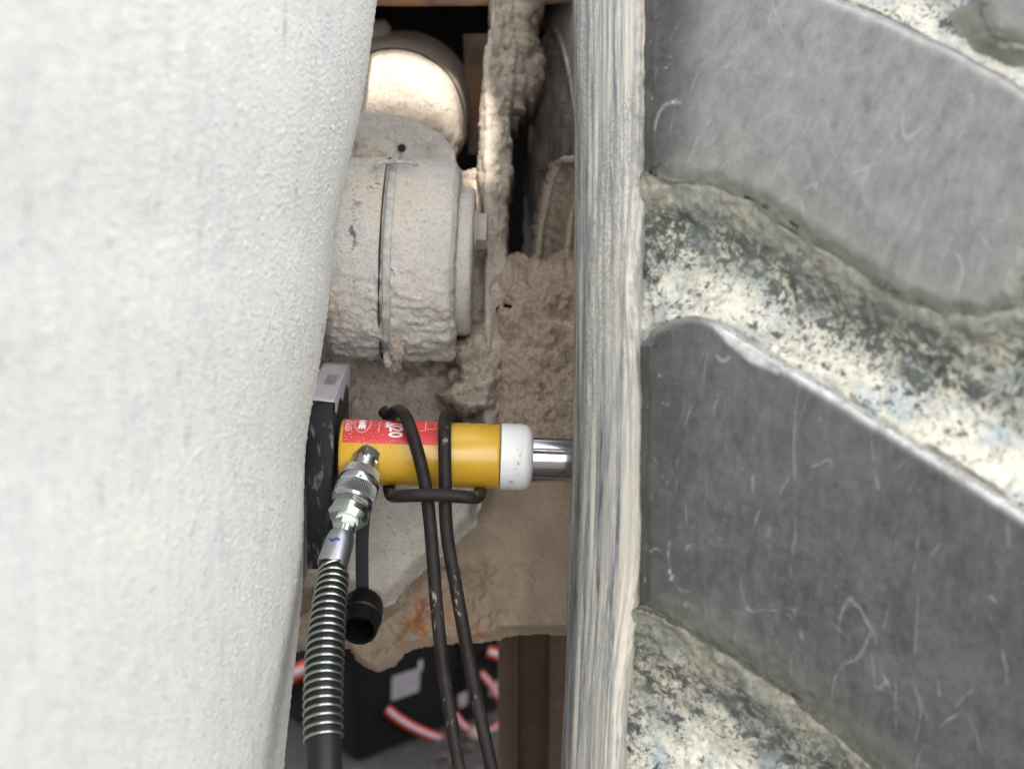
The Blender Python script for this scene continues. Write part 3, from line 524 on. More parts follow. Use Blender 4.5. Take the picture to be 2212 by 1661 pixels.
lathe("clamp_band", hub_c, hax, bd, MAT["greyedge"], hub, segs=160, disp=lambda P: 0.0008 * fbm(P * 120, 3), capped=False, sub=0.002)
ef = lathe("end_flange", hub_c + hax * px(134), hax, [(0, 0), (0, px(160)), (px(26), px(160)), (px(33), px(156)), (px(36), px(148)), (px(36), 0)], MAT["hub"], hub, segs=160, disp=lambda P: 0.0015 * fbm(P * 60, 4) + 0.0008 * fbm(P * 200, 2), sub=0.003)
bc = hub_c + hax * px(168) + UP * px(62) - FW * px(60)
lathe("washer", bc, hax, [(0, 0), (0, px(45)), (px(11), px(45)), (px(11), 0)], MAT["hexs"], hub, segs=40)
sharp(lathe("bolt", bc + hax * px(10), hax, [(0, 0), (0, px(38)), (px(21), px(38)), (px(23), px(34)), (px(23), 0)], MAT["hexs"], hub, segs=6, ang0=0.3))
lp = spline([W(u, v, d) for u, v, d in ((812, 362, 1.975), (818, 353, 1.985), (840, 350, 1.985), (862, 351, 1.98), (885, 351, 1.985), (900, 356, 1.98))], 6)
tube("band_latch", lp, 0.0028, MAT["greyedge"], hub, 8)
def clod(name, c, r, mat, parent, sq=(1, 1, 1), n=26, amp=0.32, freq=1.5):
    th = np.linspace(0, 2 * math.pi, 2 * n + 1)[:-1]; ph = np.linspace(0, math.pi, n); T, Ph = np.meshgrid(th, ph); dirs = np.stack([np.sin(Ph) * np.cos(T), np.sin(Ph) * np.sin(T), np.cos(Ph)], -1)
    q = dirs * freq + np.asarray(c) * 37; P = np.asarray(c) + dirs * np.array(sq) * r * (1 + amp * fbm(q, 4) + 0.14 * crumbs(q, 0.5))[..., None]
    m = len(th); F = [(i * m + j, (i + 1) * m + j, (i + 1) * m + (j + 1) % m, i * m + (j + 1) % m) for i in range(n - 1) for j in range(m)]
    return mk(name, P.reshape(-1, 3), F, mat, parent)
clod("mud_flake", W(850, 780, 2.03), 0.010, MAT["mud"], hub, (0.8, 0.6, 1.3), amp=.7, freq=2.2); clod("mud_flake", W(838, 776, 2.0), 0.006, MAT["hub"], hub, (0.8, 0.8, 1.6), amp=.6); clod("mud_flake", W(856, 752, 1.985), 0.009, MAT["mud"], hub, (0.8, 0.45, 1.5), amp=.8, freq=2.5)

# drive housing behind and above the hub: a drum whose axis runs towards the viewer
DU = 2.24; uc = W(853, 257, DU); yb = np.array([0, 1., 0]); rU = 149 * DU / FPX
hp2 = [(-0.055, 0), (-0.055, rU * .35), (-0.050, rU * .6), (-0.040, rU * .80), (-0.026, rU * .93), (-0.010, rU * .985), (-0.003, rU * .99), (-0.003, rU * .95), (0.003, rU * .95), (0.003, rU * 1.0), (0.012, rU * 1.03), (0.08, rU * 1.06), (0.19, rU * 1.09), (0.215, rU * 1.0), (0.22, 0)]
def dh(P):
    m = sstep(0.03, -0.03, P[..., 2] - (uc[2] + 0.01) + 0.25 * (P[..., 0] - uc[0])); return 0.0008 * fbm(P * 30, 3) + 0.0008 * fbm(P * 140, 3) + 0.006 * m * np.clip(fbm(P * 70, 5) * 1.3 + 0.1, 0, 1) + 0.0012 * crumbs(P, 0.006) * sstep(-.1, .2, fbm(P * 25, 3))
dhs = lathe("drive_housing", uc, yb, hp2, MAT["muds"], axle, segs=160, disp=dh, sub=0.002); tag(dhs, label="round drive housing end with a dark sealing groove")
lathe("sealing_ring", uc + yb * -0.004, yb, [(-0.001, rU * .955), (-0.002, rU * 1.012), (0.005, rU * 1.016), (0.007, rU * .955)], MAT["seam"], dhs, segs=96, capped=False)
def dpl(u, v): return 2.128 + 0.00022 * (v - 240) + 0.0 * u
pp = [(740, 246), (800, 238), (850, 248), (905, 262), (950, 286), (978, 318), (998, 372), (998, 400), (740, 400)]
bp = sheet("cover_plate", pp, dpl, 3, MAT["hub"], axle, disp=lambda P, U, V_: 0.0012 * fbm(P * 60, 4) + 0.006 * sstep(300, 340, V_) * crumbs(P, 0.016) * (fbm(P * 30, 3) > -0.05) + 0.010 * sstep(322, 345, V_ + 8 * fbm(P * 50, 2)), thick=0.06, edge_noise=5)
hc = W(868, 321, 2.135); lathe("drain_hole", hc, -FW, [(0, 0), (0, 0.0052), (0.004, 0.0052), (0.004, 0.0045), (0.001, 0.0045), (0.001, 0)], MAT["seam"], bp, segs=20)
mp = MAT["muds"]
clod("mud_clod", W(793, 324, 2.09), 0.013, mp, bp, (1, .8, 1.1)); clod("mud_clod", W(782, 337, 2.085), 0.009, mp, bp); clod("mud_clod", W(806, 338, 2.08), 0.010, mp, bp, (1.3, .8, .6))
clod("mud_clod", W(812, 68, 2.36), 0.014, mp, axle, (1.2, .8, 1)); clod("mud_clod", W(828, 66, 2.36), 0.009, mp, axle);

# near-black sheet as painted shade in the gaps behind, rusty flange above
def quad_slab(name, pts, mat, parent, thick=0.02, dirv=FW):
    c = [np.asarray(p) for p in pts]; b = [p + dirv * thick for p in c]; return mk(name, c + b, [(0, 1, 2, 3), (7, 6, 5, 4), (1, 0, 4, 5), (2, 1, 5, 6), (3, 2, 6, 7), (0, 3, 7, 4)], mat, parent, False)
quad_slab("gap_shade_sheet", [W(560, -260, 2.8), W(560, 760, 2.75), W(1330, 760, 2.75), W(1330, -260, 2.8)], MAT["dark"], axle)
fc = W(900, 10, 2.42); fc[2] -= 0.0
zt = W(930, 27, 2.06)[2]
fl = lathe("rusty_flange", np.array([fc[0], fc[1] + 0.16, zt]), np.array([0, 0, 1.]), [(0, 0), (0, 0.415), (0.004, 0.42), (0.020, 0.42), (0.024, 0.415), (0.024, 0.38), (0.06, 0.37), (0.06, 0)], MAT["rust"], axle, segs=120, disp=lambda P: 0.001 * fbm(P * 50, 3), sub=0.01); tag(fl, label="brown rusty round flange above the drive housing")
quad_slab("side_bracket", [W(1000, 74, 2.34), W(1012, 330, 2.34), W(1075, 330, 2.30), W(1075, 74, 2.30)], MAT["rust"], axle, 0.02)
# guard plate with its mud
gpl = [(1058, -300), (1056, 0), (1050, 90), (1040, 190), (1034, 260), (1030, 360), (1036, 420), (1050, 520), (1046, 640), (1040, 760), (1030, 860), (1036, 920), (1070, 925), (1076, 800), (1080, 640), (1088, 480), (1096, 330), (1101, 200), (1104, 60), (1106, -300)]
def dgp(u, v): return 2.085 - 0.00006 * (v - 300) + 0.0009 * np.abs(u - 1052)
gp = sheet("guard_plate", gpl, dgp, 2.5, MAT["muds"], axle, disp=lambda P, U, V_: (0.012 * crumbs(P, 0.02) * (0.5 + fbm(P * 24, 3)) + 0.004 * crumbs(P, 0.008)) * sstep(1038, 1075, U + 10 * fbm(P * 20, 2)) + 0.003 * fbm(P * 60, 3), thick=0.32, edge_noise=4, sink=0.012, sink_w=8); tag(gp, label="mud plastered upright plate catching a strip of sunlight")
# lumpy mud right of the plate at the top
mk_poly = [(1098, -300), (1152, -300), (1146, 40), (1143, 70), (1148, 130), (1138, 200), (1128, 218), (1110, 210), (1104, 250), (1098, 330), (1088, 330), (1092, 100)]
def big_mud(P, U, V_): return 0.020 * crumbs(P, 0.04) * (0.4 + 0.9 * np.clip(fbm(P * 14, 3) + .4, 0, 1)) + 0.008 * crumbs(P + 3, 0.016) + 0.003 * crumbs(P, 0.006)
o = sheet("caked_mud", mk_poly, lambda u, v: 2.16 + 0.0012 * np.abs(u - 1105), 2.5, MAT["mud"], axle, disp=big_mud, thick=0.2, edge_noise=9, sink=0.03, sink_w=14); o["kind"] = "stuff"
# mud between hub flange and plate
o = sheet("caked_mud", [(990, 372), (1040, 368), (1060, 420), (1064, 560), (1062, 700), (1050, 800), (1000, 800), (985, 600)], lambda u, v: 2.13 + 0 * u, 2.5, MAT["mud"], axle, disp=big_mud, thick=0.12, edge_noise=6); o["kind"] = "stuff"
o = sheet("caked_mud", [(975, 775), (1006, 712), (1060, 690), (1078, 760), (1088, 840), (1074, 905), (1030, 916), (985, 908), (958, 885), (936, 866), (985, 836)], lambda u, v: 2.085 - 0.00018 * (v - 700), 2.4, MAT["mud"], axle, disp=lambda P, U, V_: 0.006 * crumbs(P + 2, 0.008) + 1.0 * big_mud(P, U, V_) + 0.012 * fbm(P * 15, 4) + 0.008 * crumbs(P + 9, 0.012) * sstep(0, .2, fbm(P * 22, 3)), thick=0.06, edge_noise=14, sink=0.07, sink_w=34); o["kind"] = "stuff"
# crumbly brown mass right of the plate
def dmass(u, v): return 2.11 - 0.00012 * (v - 590) + 0.05 * sstep(620, 585, v)
o = sheet("caked_mud", [(1066, 596), (1120, 592), (1180, 597), (1245, 590), (1330, 592), (1330, 1000), (1066, 1000)], dmass, 2.3, MAT["mudb"], axle, disp=lambda P, U, V_: 0.012 * fbm(P * 10, 3) + (0.018 * crumbs(P, 0.03) + 0.010 * crumbs(P + 1, 0.014)) * (0.45 + 0.55 * sstep(860, 660, V_ + 60 * fbm(P * 9, 2))) + 0.010 * crumbs(P + 7, 0.013) * np.clip(fbm(P * 20, 3) + .55, 0, 1) + 0.0055 * crumbs(P + 2, 0.0065), thick=0.2, edge_noise=7, sink=0.05, sink_w=22); o["kind"] = "stuff"
clod("stone", W(1093, 672, 2.075), 0.009, MAT["dark"], axle, (1.4, .8, .8), n=14)
# wall behind the ram with fallen clods at its right
def dwall(u, v): return 2.13 - 0.00022 * (v - 780) + 0.00012 * np.abs(u - 900)
def wall_disp(P, U, V_):
    r = sstep(930, 1020, U + 30 * fbm(P * 12, 2)) * sstep(990, 900, V_); return 0.02 * fbm(P * 10, 3) + 0.012 * np.clip(fbm(P * 28, 5) + .15, 0, 1) + 0.006 * sstep(0.08, 0.14, fbm(P * 26, 4)) + 0.006 * crumbs(P + 8, 0.012) * sstep(0, .25, fbm(P * 17, 3)) + r * (0.018 * crumbs(P, 0.035) + 0.009 * crumbs(P + 4, 0.014)) + 0.0015 * fbm(P * 150, 3)
sheet("rear_web", [(640, 740), (1090, 740), (1078, 830), (1076, 900), (1072, 1080), (640, 1080)], dwall, 2.5, MAT["mud"], axle, disp=wall_disp, thick=0.1)
for k in range(16):
    u = random.gauss(1035, 28); v = random.gauss(850, 42); clod("mud_clod", W(min(u, 1074), v, 2.075 + random.uniform(0, .03)), random.uniform(0.004, 0.012), MAT["mud"], axle, n=14, amp=.8, freq=2.2)
# axle casting below the ram
cp = [(610, 1020), (1330, 1020), (1330, 1366), (1230, 1368), (1180, 1366), (1110, 1370), (1060, 1384), (1000, 1390), (940, 1394), (895, 1402), (868, 1412), (850, 1432), (815, 1452), (790, 1446), (765, 1428), (745, 1402), (720, 1398), (650, 1404), (610, 1410)]
def dcast(u, v): return 2.05 + 0.00018 * np.abs(u - 980) - 0.00016 * (v - 1040) + 0.10 * sstep(1340, 1470, v) * 0 + 0.05 * sstep(1120, 1230, v) * sstep(1140, 1000, u)
def cast_disp(P, U, V_):
    r = sstep(1180, 1260, V_ + 40 * fbm(P * 14, 2)) * sstep(1180, 1090, U); return 0.008 * fbm(P * 8, 3) + r * (0.016 * np.clip(fbm(P * 26, 5) + .2, 0, 1) + 0.005 * crumbs(P, 0.014) + 0.003 * crumbs(P, 0.006)) + 0.0012 * fbm(P * 120, 3) - 0.012 * sstep(1040, 1130, U) * sstep(1160, 1060, V_) * sstep(1190, 1130, U) - 0.02 * sstep(20, 0, poly_sd(U, V_, cp)[0])
ca = sheet("axle_casting", cp, dcast, 2.8, MAT["casting"], axle, disp=cast_disp, thick=0.25, edge_noise=4); tag(ca, label="tan dust coated axle casting with patches of orange rust")
u_, v_, _ = proj(vco(ca)); vattr(ca, "rust", (np.exp(-((u_ - 915) / 60) ** 2 - ((v_ - 1340) / 55) ** 2) + 0.8 * np.exp(-((u_ - 1040) / 60) ** 2 - ((v_ - 1372) / 18) ** 2)).clip(0, 1))
fp = [(640, 1030), (1060, 1030), (1042, 1062), (1034, 1088), (1024, 1130), (985, 1165), (950, 1195), (905, 1232), (850, 1292), (826, 1310), (790, 1292), (745, 1272), (690, 1262), (640, 1262)]
def dfl(u, v): return 1.985 - 0.00012 * (v - 1040) + 0.00003 * (1000 - u)
sheet("slanted_flange", fp, dfl, 2.4, MAT["flange"], axle, disp=lambda P, U, V_: 0.0022 * fbm(P * 30, 4) + 0.0007 * fbm(P * 150, 3) - 0.030 * sstep(30, 0, poly_sd(U, V_, fp)[0] + 7 * fbm(P * 45, 4)) ** 1.3, thick=0.07, edge_noise=5)
# unseen sheet added overhead to block the sun, slotted for the sun patch
ZD = 4.5
def sun_hit(u, v, d):
    p = W(u, v, d); q = p + np.array(SUN_DIR) * ((ZD - p[2]) / SUN_DIR.z); return (float(q[0]), float(q[1]))
lo = [sun_hit(700, 236, 2.185), sun_hit(985, 250, 2.185), sun_hit(1022, 410, 2.085), sun_hit(1068, 400, 2.085)]; hi = [sun_hit(1064, 190, 2.085), sun_hit(1030, 185, 2.085), sun_hit(1000, 130, 2.20), sun_hit(700, 122, 2.20)]
blocker_xy = [(1.7, -2.9), (1.7, 0.7), (-0.1, 0.7), (-0.1, hi[3][1])] + hi[::-1] + lo[::-1] + [(-0.1, lo[0][1]), (-0.1, -2.9)]; nd = len(blocker_xy)
mk("sun_blocker", [(x, y, ZD) for x, y in blocker_xy] + [(x, y, ZD + .008) for x, y in blocker_xy], [tuple(range(nd - 1, -1, -1)), tuple(range(nd, 2 * nd))] + [(i, (i + 1) % nd, nd + (i + 1) % nd, nd + i) for i in range(nd)], MAT["rust"], axle, False)
box8("sun_blocker_post", [(-0.1, 4.2, 0), (0.0, 4.2, 0), (0.0, 4.3, 0), (-0.1, 4.3, 0), (-0.1, 0.58, ZD - .001), (0.0, 0.58, ZD - .001), (0.0, 0.68, ZD - .001), (-0.1, 0.68, ZD - .001)], MAT["rust"], axle)  # added leg to carry the unseen sun blocker

# rusted channel post under the axle
post = thing("channel_post", "brown rusted steel channel post under the axle beside the tyre", "post", W(1150, 1500, 2.55) * np.array([1, 1, 0]))
dP = 2.56
def vpost(name, u0, u1, d0, d1, th, mat):
    a = W(u0, 1520, d0); b = W(u1, 1520, d1); c = np.array([0, th, 0]); q = [a, b, b + c, a + c]; return box8(name, [np.array([p[0], p[1], -0.002]) for p in q] + [np.array([p[0], p[1], 0.86]) for p in q], mat, post, 0.003)
vpost("flange", 1076, 1114, dP - 0.03, dP - 0.03, 0.06, MAT["beam"]); vpost("web", 1114.5, 1184, dP + 0.012, dP + 0.012, 0.02, MAT["beam"]); vpost("flange", 1184.5, 1230, dP - 0.02, dP - 0.02, 0.05, MAT["beam"]); vpost("bead", 1112, 1117, dP - 0.036, dP - 0.036, 0.01, MAT["beam"])

# ================================================================== black block against the left tyre
pad = thing("spacer_block", "black plastic spacer block with white sticker pressed against the left tyre", "block", W(690, 1230, 1.82))
DB = 1.80
A0 = W(664, 1229, DB); A1 = W(716, 1232, DB); T0 = W(659, 866, DB); T1 = W(721, 872, DB)
bk = (W(755, 786, 2.0) - T1); bl = W(700, 785, 1.985) - T0; bk2 = bk.copy()
c8 = [A0, A1, A1 + bk * np.array([1, 1, 1]), A0 + bl, T0, T1, T1 + bk, T0 + bl]
box8("block", c8, MAT["pad"], pad, 0.0022, 3)
nrm = unit(np.cross(T1 - T0, bl)); nrm = nrm if nrm[2] > 0 else -nrm
def topq(a, b, off): return T0 + (T1 - T0) * a + (bl * (1 - a) + bk * a) * b + nrm * off
NQ = 14; V, F = [], []
for j in range(NQ + 1):
    for i in range(9): V.append(topq(i / 8, 0.015 + 0.97 * j / NQ, 0.0012 + 0.0005 * random.random()))
F = [(j * 9 + i, j * 9 + i + 1, (j + 1) * 9 + i + 1, (j + 1) * 9 + i) for j in range(NQ) for i in range(8)]
st = mk("sticker", V, F, MAT["paper"], pad); m = st.modifiers.new("t", 'SOLIDIFY'); m.thickness = 0.0008; m.offset = -1
side = unit(np.cross(A1 - T1, bk)); side = side if side[0] > 0 else -side
V = [];
for j in range(9):
    b = 0.02 + 0.96 * j / 8; base = T1 + bk * b; dn = (A1 - T1) / np.linalg.norm(A1 - T1); V += [base + nrm * .0012 + side * 0.0005, base + side * .0012 + dn * 0.001, base + side * .0010 + dn * (0.010 + 0.006 * math.sin(j * 1.9) + 0.010 * (j / 8))]
F = [(j * 3 + i, j * 3 + i + 1, (j + 1) * 3 + i + 1, (j + 1) * 3 + i) for j in range(8) for i in range(2)]
mk("sticker_fold", V, F, MAT["paper"], pad)
for k in range(11):
    w = 0.35 if k % 3 else 0.6; b0 = 0.40 + 0.022 * k
    mk("print_line", [topq(0.38, b0, .0026), topq(0.80, b0, .0026), topq(0.80, b0 + 0.013 * w * 1.6, .0026), topq(0.38, b0 + 0.013 * w * 1.6, .0026)], [(0, 1, 2, 3)], MAT["ink"], st, False)

# ================================================================== hydraulic ram
RA = W(736, 975.5, 1.832); RB = W(1080, 986, 1.834); rax = unit(RB - RA); RL = np.linalg.norm(RB - RA); RR = 71.5 * 1.80 / FPX
ram = thing("hydraulic_ram", "yellow hydraulic ram with red label and white end cap pushing the tyres apart", "hydraulic ram", RA)
rup = unit(UP - rax * UP.dot(rax)); rfw = unit(np.cross(rup, rax)); rfw = rfw if rfw.dot(FW) < 0 else -rfw
def cyl(a, th, r): return RA + rax * a + (rfw * math.cos(th) + rup * math.sin(th)) * r
body = lathe("body", RA, rax, [(0, 0), (0, RR - .003), (.0008, RR - .0012), (.003, RR), (RL - .003, RR), (RL - .0012, RR - .0008), (RL - .0005, RR - .002), (RL, 0)], MAT["yellow"], ram, segs=128); sharp(body, 50)
cw = (1152 - 1080) * 1.79 / FPX
capo = lathe("end_cap", RA + rax * (RL + .0004), rax, [(0, 0), (0, RR - .001), (.0008, RR + .0006), (cw - .013, RR + .0008), (cw - .007, RR - .0004), (cw - .003, RR - .0035), (cw - .0008, RR - .008), (cw, RR - .013), (cw, 0)], MAT["cap"], ram, segs=128, sub=0.002)
u_, v_, _ = proj(vco(capo)); vattr(capo, "scuff", (sstep(9, 2, np.abs(u_ - 1121 + 0.09 * (v_ - 985))) * sstep(960, 975, v_) * sstep(1035, 1015, v_) + sstep(9, 3, np.hypot(u_ - 1104, v_ - 1043))).clip(0, 1))
PR = 45 * 1.80 / FPX
lathe("piston_rod", RA + rax * (RL + cw - .002), rax, [(0, 0), (0, PR), (0.16, PR), (0.16, 0)], MAT["chrome"], ram, segs=96)
aL = lambda u: (u - 736) / (1080 - 736) * RL
def decal(name, a0, a1, t0, t1, r, mat, parent, na=40, nt=40, spk=False):
    V = [cyl(a0 + (a1 - a0) * i / na, t0 + (t1 - t0) * j / nt, r) for j in range(nt + 1) for i in range(na + 1)]
    F = [(j * (na + 1) + i, j * (na + 1) + i + 1, (j + 1) * (na + 1) + i + 1, (j + 1) * (na + 1) + i) for j in range(nt) for i in range(na)]
    o = mk(name, V, F, mat, parent)
    if spk: vattr(o, "speckle", [sstep(aL(885), aL(850), np.array(a0 + (a1 - a0) * i / na)) for j in range(nt + 1) for i in range(na + 1)])
    return o
lab = decal("label", aL(744), aL(950), R_(18.5), R_(165), RR + .0003, MAT["red"], ram, spk=True)
decal("label_border", aL(949.2), aL(950.2), R_(18.5), R_(160), RR + .0005, MAT["seam"], lab, 1, 30)
def text(s, size, a, th_end, bold=0.0, mat="white", name="lettering", stretch=1.0):
    """text reading downwards round the ram: glyph tops point along +axis, last letter ends at angle th_end"""
    c = bpy.data.curves.new(name, 'FONT'); c.body = s; c.size = size; c.offset = bold; c.resolution_u = 3; c.align_x = 'RIGHT'
    t = bpy.data.objects.new(name, c); COL.objects.link(t); dg = bpy.context.evaluated_depsgraph_get(); me = bpy.data.meshes.new_from_object(t.evaluated_get(dg)); bpy.data.objects.remove(t)
    for vtx in me.vertices:
        x, y = vtx.co.x * stretch, vtx.co.y; vtx.co = cyl(a + y, th_end - x / RR, RR + .0007)
    me.name = name; return link(name, me, MAT[mat], lab, False)
text("020", 0.0200, aL(843), R_(30), 0.0005, stretch=0.74); text("AM", 0.0085, aL(833), R_(52), 0.0003); text("for all uses", 0.0044, aL(818), R_(40), 0, "lines")
text("AME", 0.0095, aL(777), R_(47), 0.0005); text("intl.net", 0.0058, aL(757), R_(42), 0, "lines"); text("75-4263", 0.0062, aL(748), R_(41), 0.0001, "lines")
ov = [(aL(784.5) + 0.0098 * math.cos(t) * 0.95, R_(66) + 0.0172 * math.sin(t) / RR) for t in np.linspace(0, 2 * math.pi, 49)]
V = []; 
for (a, t), q in zip(ov, np.linspace(0, 2 * math.pi, 49)): V += [cyl(a, t, RR + .0006), cyl(aL(784.5) + (a - aL(784.5)) * .88, R_(66) + (t - R_(66)) * .93, RR + .0006)]
mk("logo_oval", V, [(2 * i, 2 * i + 1, 2 * i + 3, 2 * i + 2) for i in range(48)], MAT["greyedge"], lab, False)
for (u0, u1, v0, v1) in ((893, 919, 64, 46), (919, 940, 64, 50)):
    o = decal("diagram_box", aL(u0), aL(u1), R_(v1), R_(88), RR + .0005, MAT["redl"], lab, 2, 12)
    for a0, a1, t0, t1 in ((u0, u0 + .8, v1, 88), (u1 - .8, u1, v1, 88), (u0, u1, v1, v1 + 1.0)): decal("diagram_line", aL(a0), aL(a1), R_(t0), R_(t1), RR + .0007, MAT["lines"], lab, 2, 8)

# ================================================================== hose with coupler
C0 = W(789, 1000, 1.80); C1 = W(716, 1226, 1.725); cax = unit(C1 - C0); CLn = np.linalg.norm(C1 - C0)
hose = thing("hydraulic_hose", "black hydraulic hose with spring guard and knurled steel coupler on the ram", "hose", C1)
def cl(name, t0, prof, mat, segs=64, ang0=0.0, parent=hose): return lathe(name, C0 + cax * (t0 * CLn), cax, prof, mat, parent, segs=segs, ang0=ang0)
k = CLn
sharp(cl("hex_nut", -0.10, [(0, 0), (0, .0158), (.105 * k, .0165), (.13 * k, .0145), (.13 * k, 0)], MAT["zincd"], 6, 0.35), 25)
cl("neck", -0.02, [(0, 0), (0, .0150), (.15 * k, .0155), (.15 * k, 0)], MAT["zincd"])
cl("coupler_sleeve", 0.08, [(0, 0), (0, .0165), (.012 * k, .0195), (.085 * k, .0218), (.095 * k, .0222), (.095 * k, 0)], MAT["knurl"], 96)
cl("sleeve_ring", 0.174, [(0, 0), (0, .0214), (.01 * k, .0220), (.06 * k, .0220), (.07 * k, .0214), (.07 * k, 0)], MAT["zinc"], 96)
cl("coupler_sleeve", 0.243, [(0, 0), (0, .0218), (.012 * k, .0226), (.115 * k, .0228), (.125 * k, .0218), (.125 * k, 0)], MAT["knurl"], 96)
cl("bore_lip", 0.367, [(0, 0), (0, .0216), (.03 * k, .0216), (.034 * k, .0209), (.034 * k, .0165), (.0, .0165)], MAT["zinc"], 96)
sharp(cl("hex_adapter", 0.37, [(0, 0), (0, .0178), (.012 * k, .0188), (.105 * k, .0200), (.105 * k, .0188), (.105 * k, 0)], MAT["zincd"], 6, 0.2), 25)
sharp(cl("hex_flange", 0.455, [(0, 0), (0, .0205), (.06 * k, .0214), (.072 * k, .0205), (.105 * k, .0180), (.108 * k, 0)], MAT["greenz"], 64), 25)
cl("collar", 0.555, [(0, 0), (0, .0122), (.03 * k, .0122), (.03 * k, 0)], MAT["white"], 48)
sharp(cl("hex_end", 0.58, [(0, 0), (0, .0130), (.055 * k, .0134), (.065 * k, .012), (.065 * k, 0)], MAT["greenz"], 6, 0.5), 25)
cl("stem", 0.635, [(0, 0), (0, .0120), (.05 * k, .0112), (.052 * k, .0100), (.07 * k, .0100), (.07 * k, 0)], MAT["zinc"], 48)
H0 = C0 + cax * (0.765 * CLn)
hose_pts = [C0 + cax * (0.93 * CLn), C0 + cax * (1.0 * CLn), W(719, 1245, 1.716), W(712, 1300, 1.69), W(706, 1360, 1.668), W(701, 1430, 1.645), W(698, 1510, 1.622), W(699, 1590, 1.602), W(702, 1680, 1.585), W(710, 1800, 1.57), W(730, 1960, 1.56)]
hp_ = spline(hose_pts, 14)
f1 = W(702, 1222, 1.722)
fer = lathe("ferrule", C0 + cax * (0.69 * CLn), cax, [(0, 0), (0, .0125), (.02 * k, .0137), (.07 * k, .0146), (.28 * k, .0158), (.30 * k, .0152), (.30 * k, 0)], MAT["ferrule"], hose, segs=28); sharp(fer, 40)
HR = 0.0135 + 0.0030 * sstep(1225, 1420, proj(hp_)[1])
tube("hose_body", hp_, HR, MAT["hose"], hose, 40)
fa, fb, fcx = frame(cax); side_ = unit(-FW - cax * (-FW).dot(cax)); sx = unit(np.cross(cax, side_))
def fpt(t, ang, r): return C0 + cax * (t * CLn) + (side_ * math.cos(ang) + sx * math.sin(ang)) * r
sgn = 1 if sx[0] > 0 else -1
mk("blue_mark", [fpt(.80 + .010 * math.sin(i * .8), sgn * (-0.75 + i * 0.1), .0160) for i in range(9)] + [fpt(.815 + .010 * math.sin(i * .8), sgn * (-0.75 + i * 0.1), .0160) for i in range(9)], [(i, i + 1, i + 10, i + 9) for i in range(8)], MAT["blue"], fer, False)
ymk = hp_[np.argmin(np.abs(proj(hp_)[1] - 1226))]
# spring: helix round the hose between picture heights 1236 and 1602
sel = hp_[(proj(hp_)[1] > 1233) & (proj(hp_)[1] < 1604)]; seg = np.linalg.norm(np.diff(sel, axis=0), axis=1); s = np.concatenate([[0], np.cumsum(seg)]); TURNS = 22.6; NP = int(TURNS * 40)
q = np.linspace(0, s[-1], NP); pc = np.stack([np.interp(q, s, sel[:, i]) for i in range(3)], -1); T = np.gradient(pc, axis=0); T /= np.linalg.norm(T, axis=1)[:, None]
a = np.cross(T, FW); a /= np.linalg.norm(a, axis=1)[:, None]; b = np.cross(T, a); ph = np.linspace(0, TURNS * 2 * math.pi, NP) + 0.6
SR = 0.0135 + 0.0030 * sstep(1225, 1420, proj(pc)[1]) + 0.0013
tube("spring_guard", pc + (a * np.cos(ph)[:, None] + b * np.sin(ph)[:, None]) * SR[:, None], 0.00175, MAT["spring"], hose, 8)
bx = -FW; c = ymk + unit(bx) * (0.0135 + .0006); V = [c + RT * .0016 * math.cos(t) + UP * .0022 * math.sin(t) for t in np.linspace(0, 2 * math.pi, 13)[:-1]]; mk("yellow_mark", V, [tuple(range(12))], MAT["yel"], hose, False)

# ================================================================== dust cap hanging on its strap
dc = thing("dust_cap", "black plastic dust cap hanging on a strap beside the hose", "dust cap", W(786, 1390, 1.80))
sp = spline([W(800, 1010, 1.82), W(790, 1080, 1.803), W(783, 1150, 1.80), W(782, 1220, 1.80), W(783, 1275, 1.80), W(785, 1300, 1.80)], 8); Tn = np.gradient(sp, axis=0)
V = []; wv = np.interp(np.arange(len(sp)), [0, len(sp) * .8, len(sp) - 1], [.0068, .0068, .0140])
for p, w in zip(sp, wv): V += [p - RT * w - FW * .001, p + RT * w - FW * .001, p + RT * w + FW * .002, p - RT * w + FW * .002]
mk("strap", V, [(4 * i + j, 4 * i + (j + 1) % 4, 4 * i + 4 + (j + 1) % 4, 4 * i + 4 + j) for i in range(len(sp) - 1) for j in range(4)] + [(3, 2, 1, 0)], MAT["dcap"], dc, False)
dcx = unit(W(779, 1358, 1.765) - W(790, 1296, 1.812))
lathe("cap_cup", W(788, 1288, 1.812), dcx, [(0, 0), (0, .0075), (.004, .0120), (.010, .0178), (.016, .0208), (.022, .0216), (.040, .0216), (.0415, .0196), (.058, .0194), (.061, .0186), (.061, .0158), (.058, .0154), (.052, .0154), (.050, .0146), (.046, .0154), (.040, .0146), (.036, .0154), (.024, .015), (.022, 0)], MAT["dcap"], dc, segs=64)

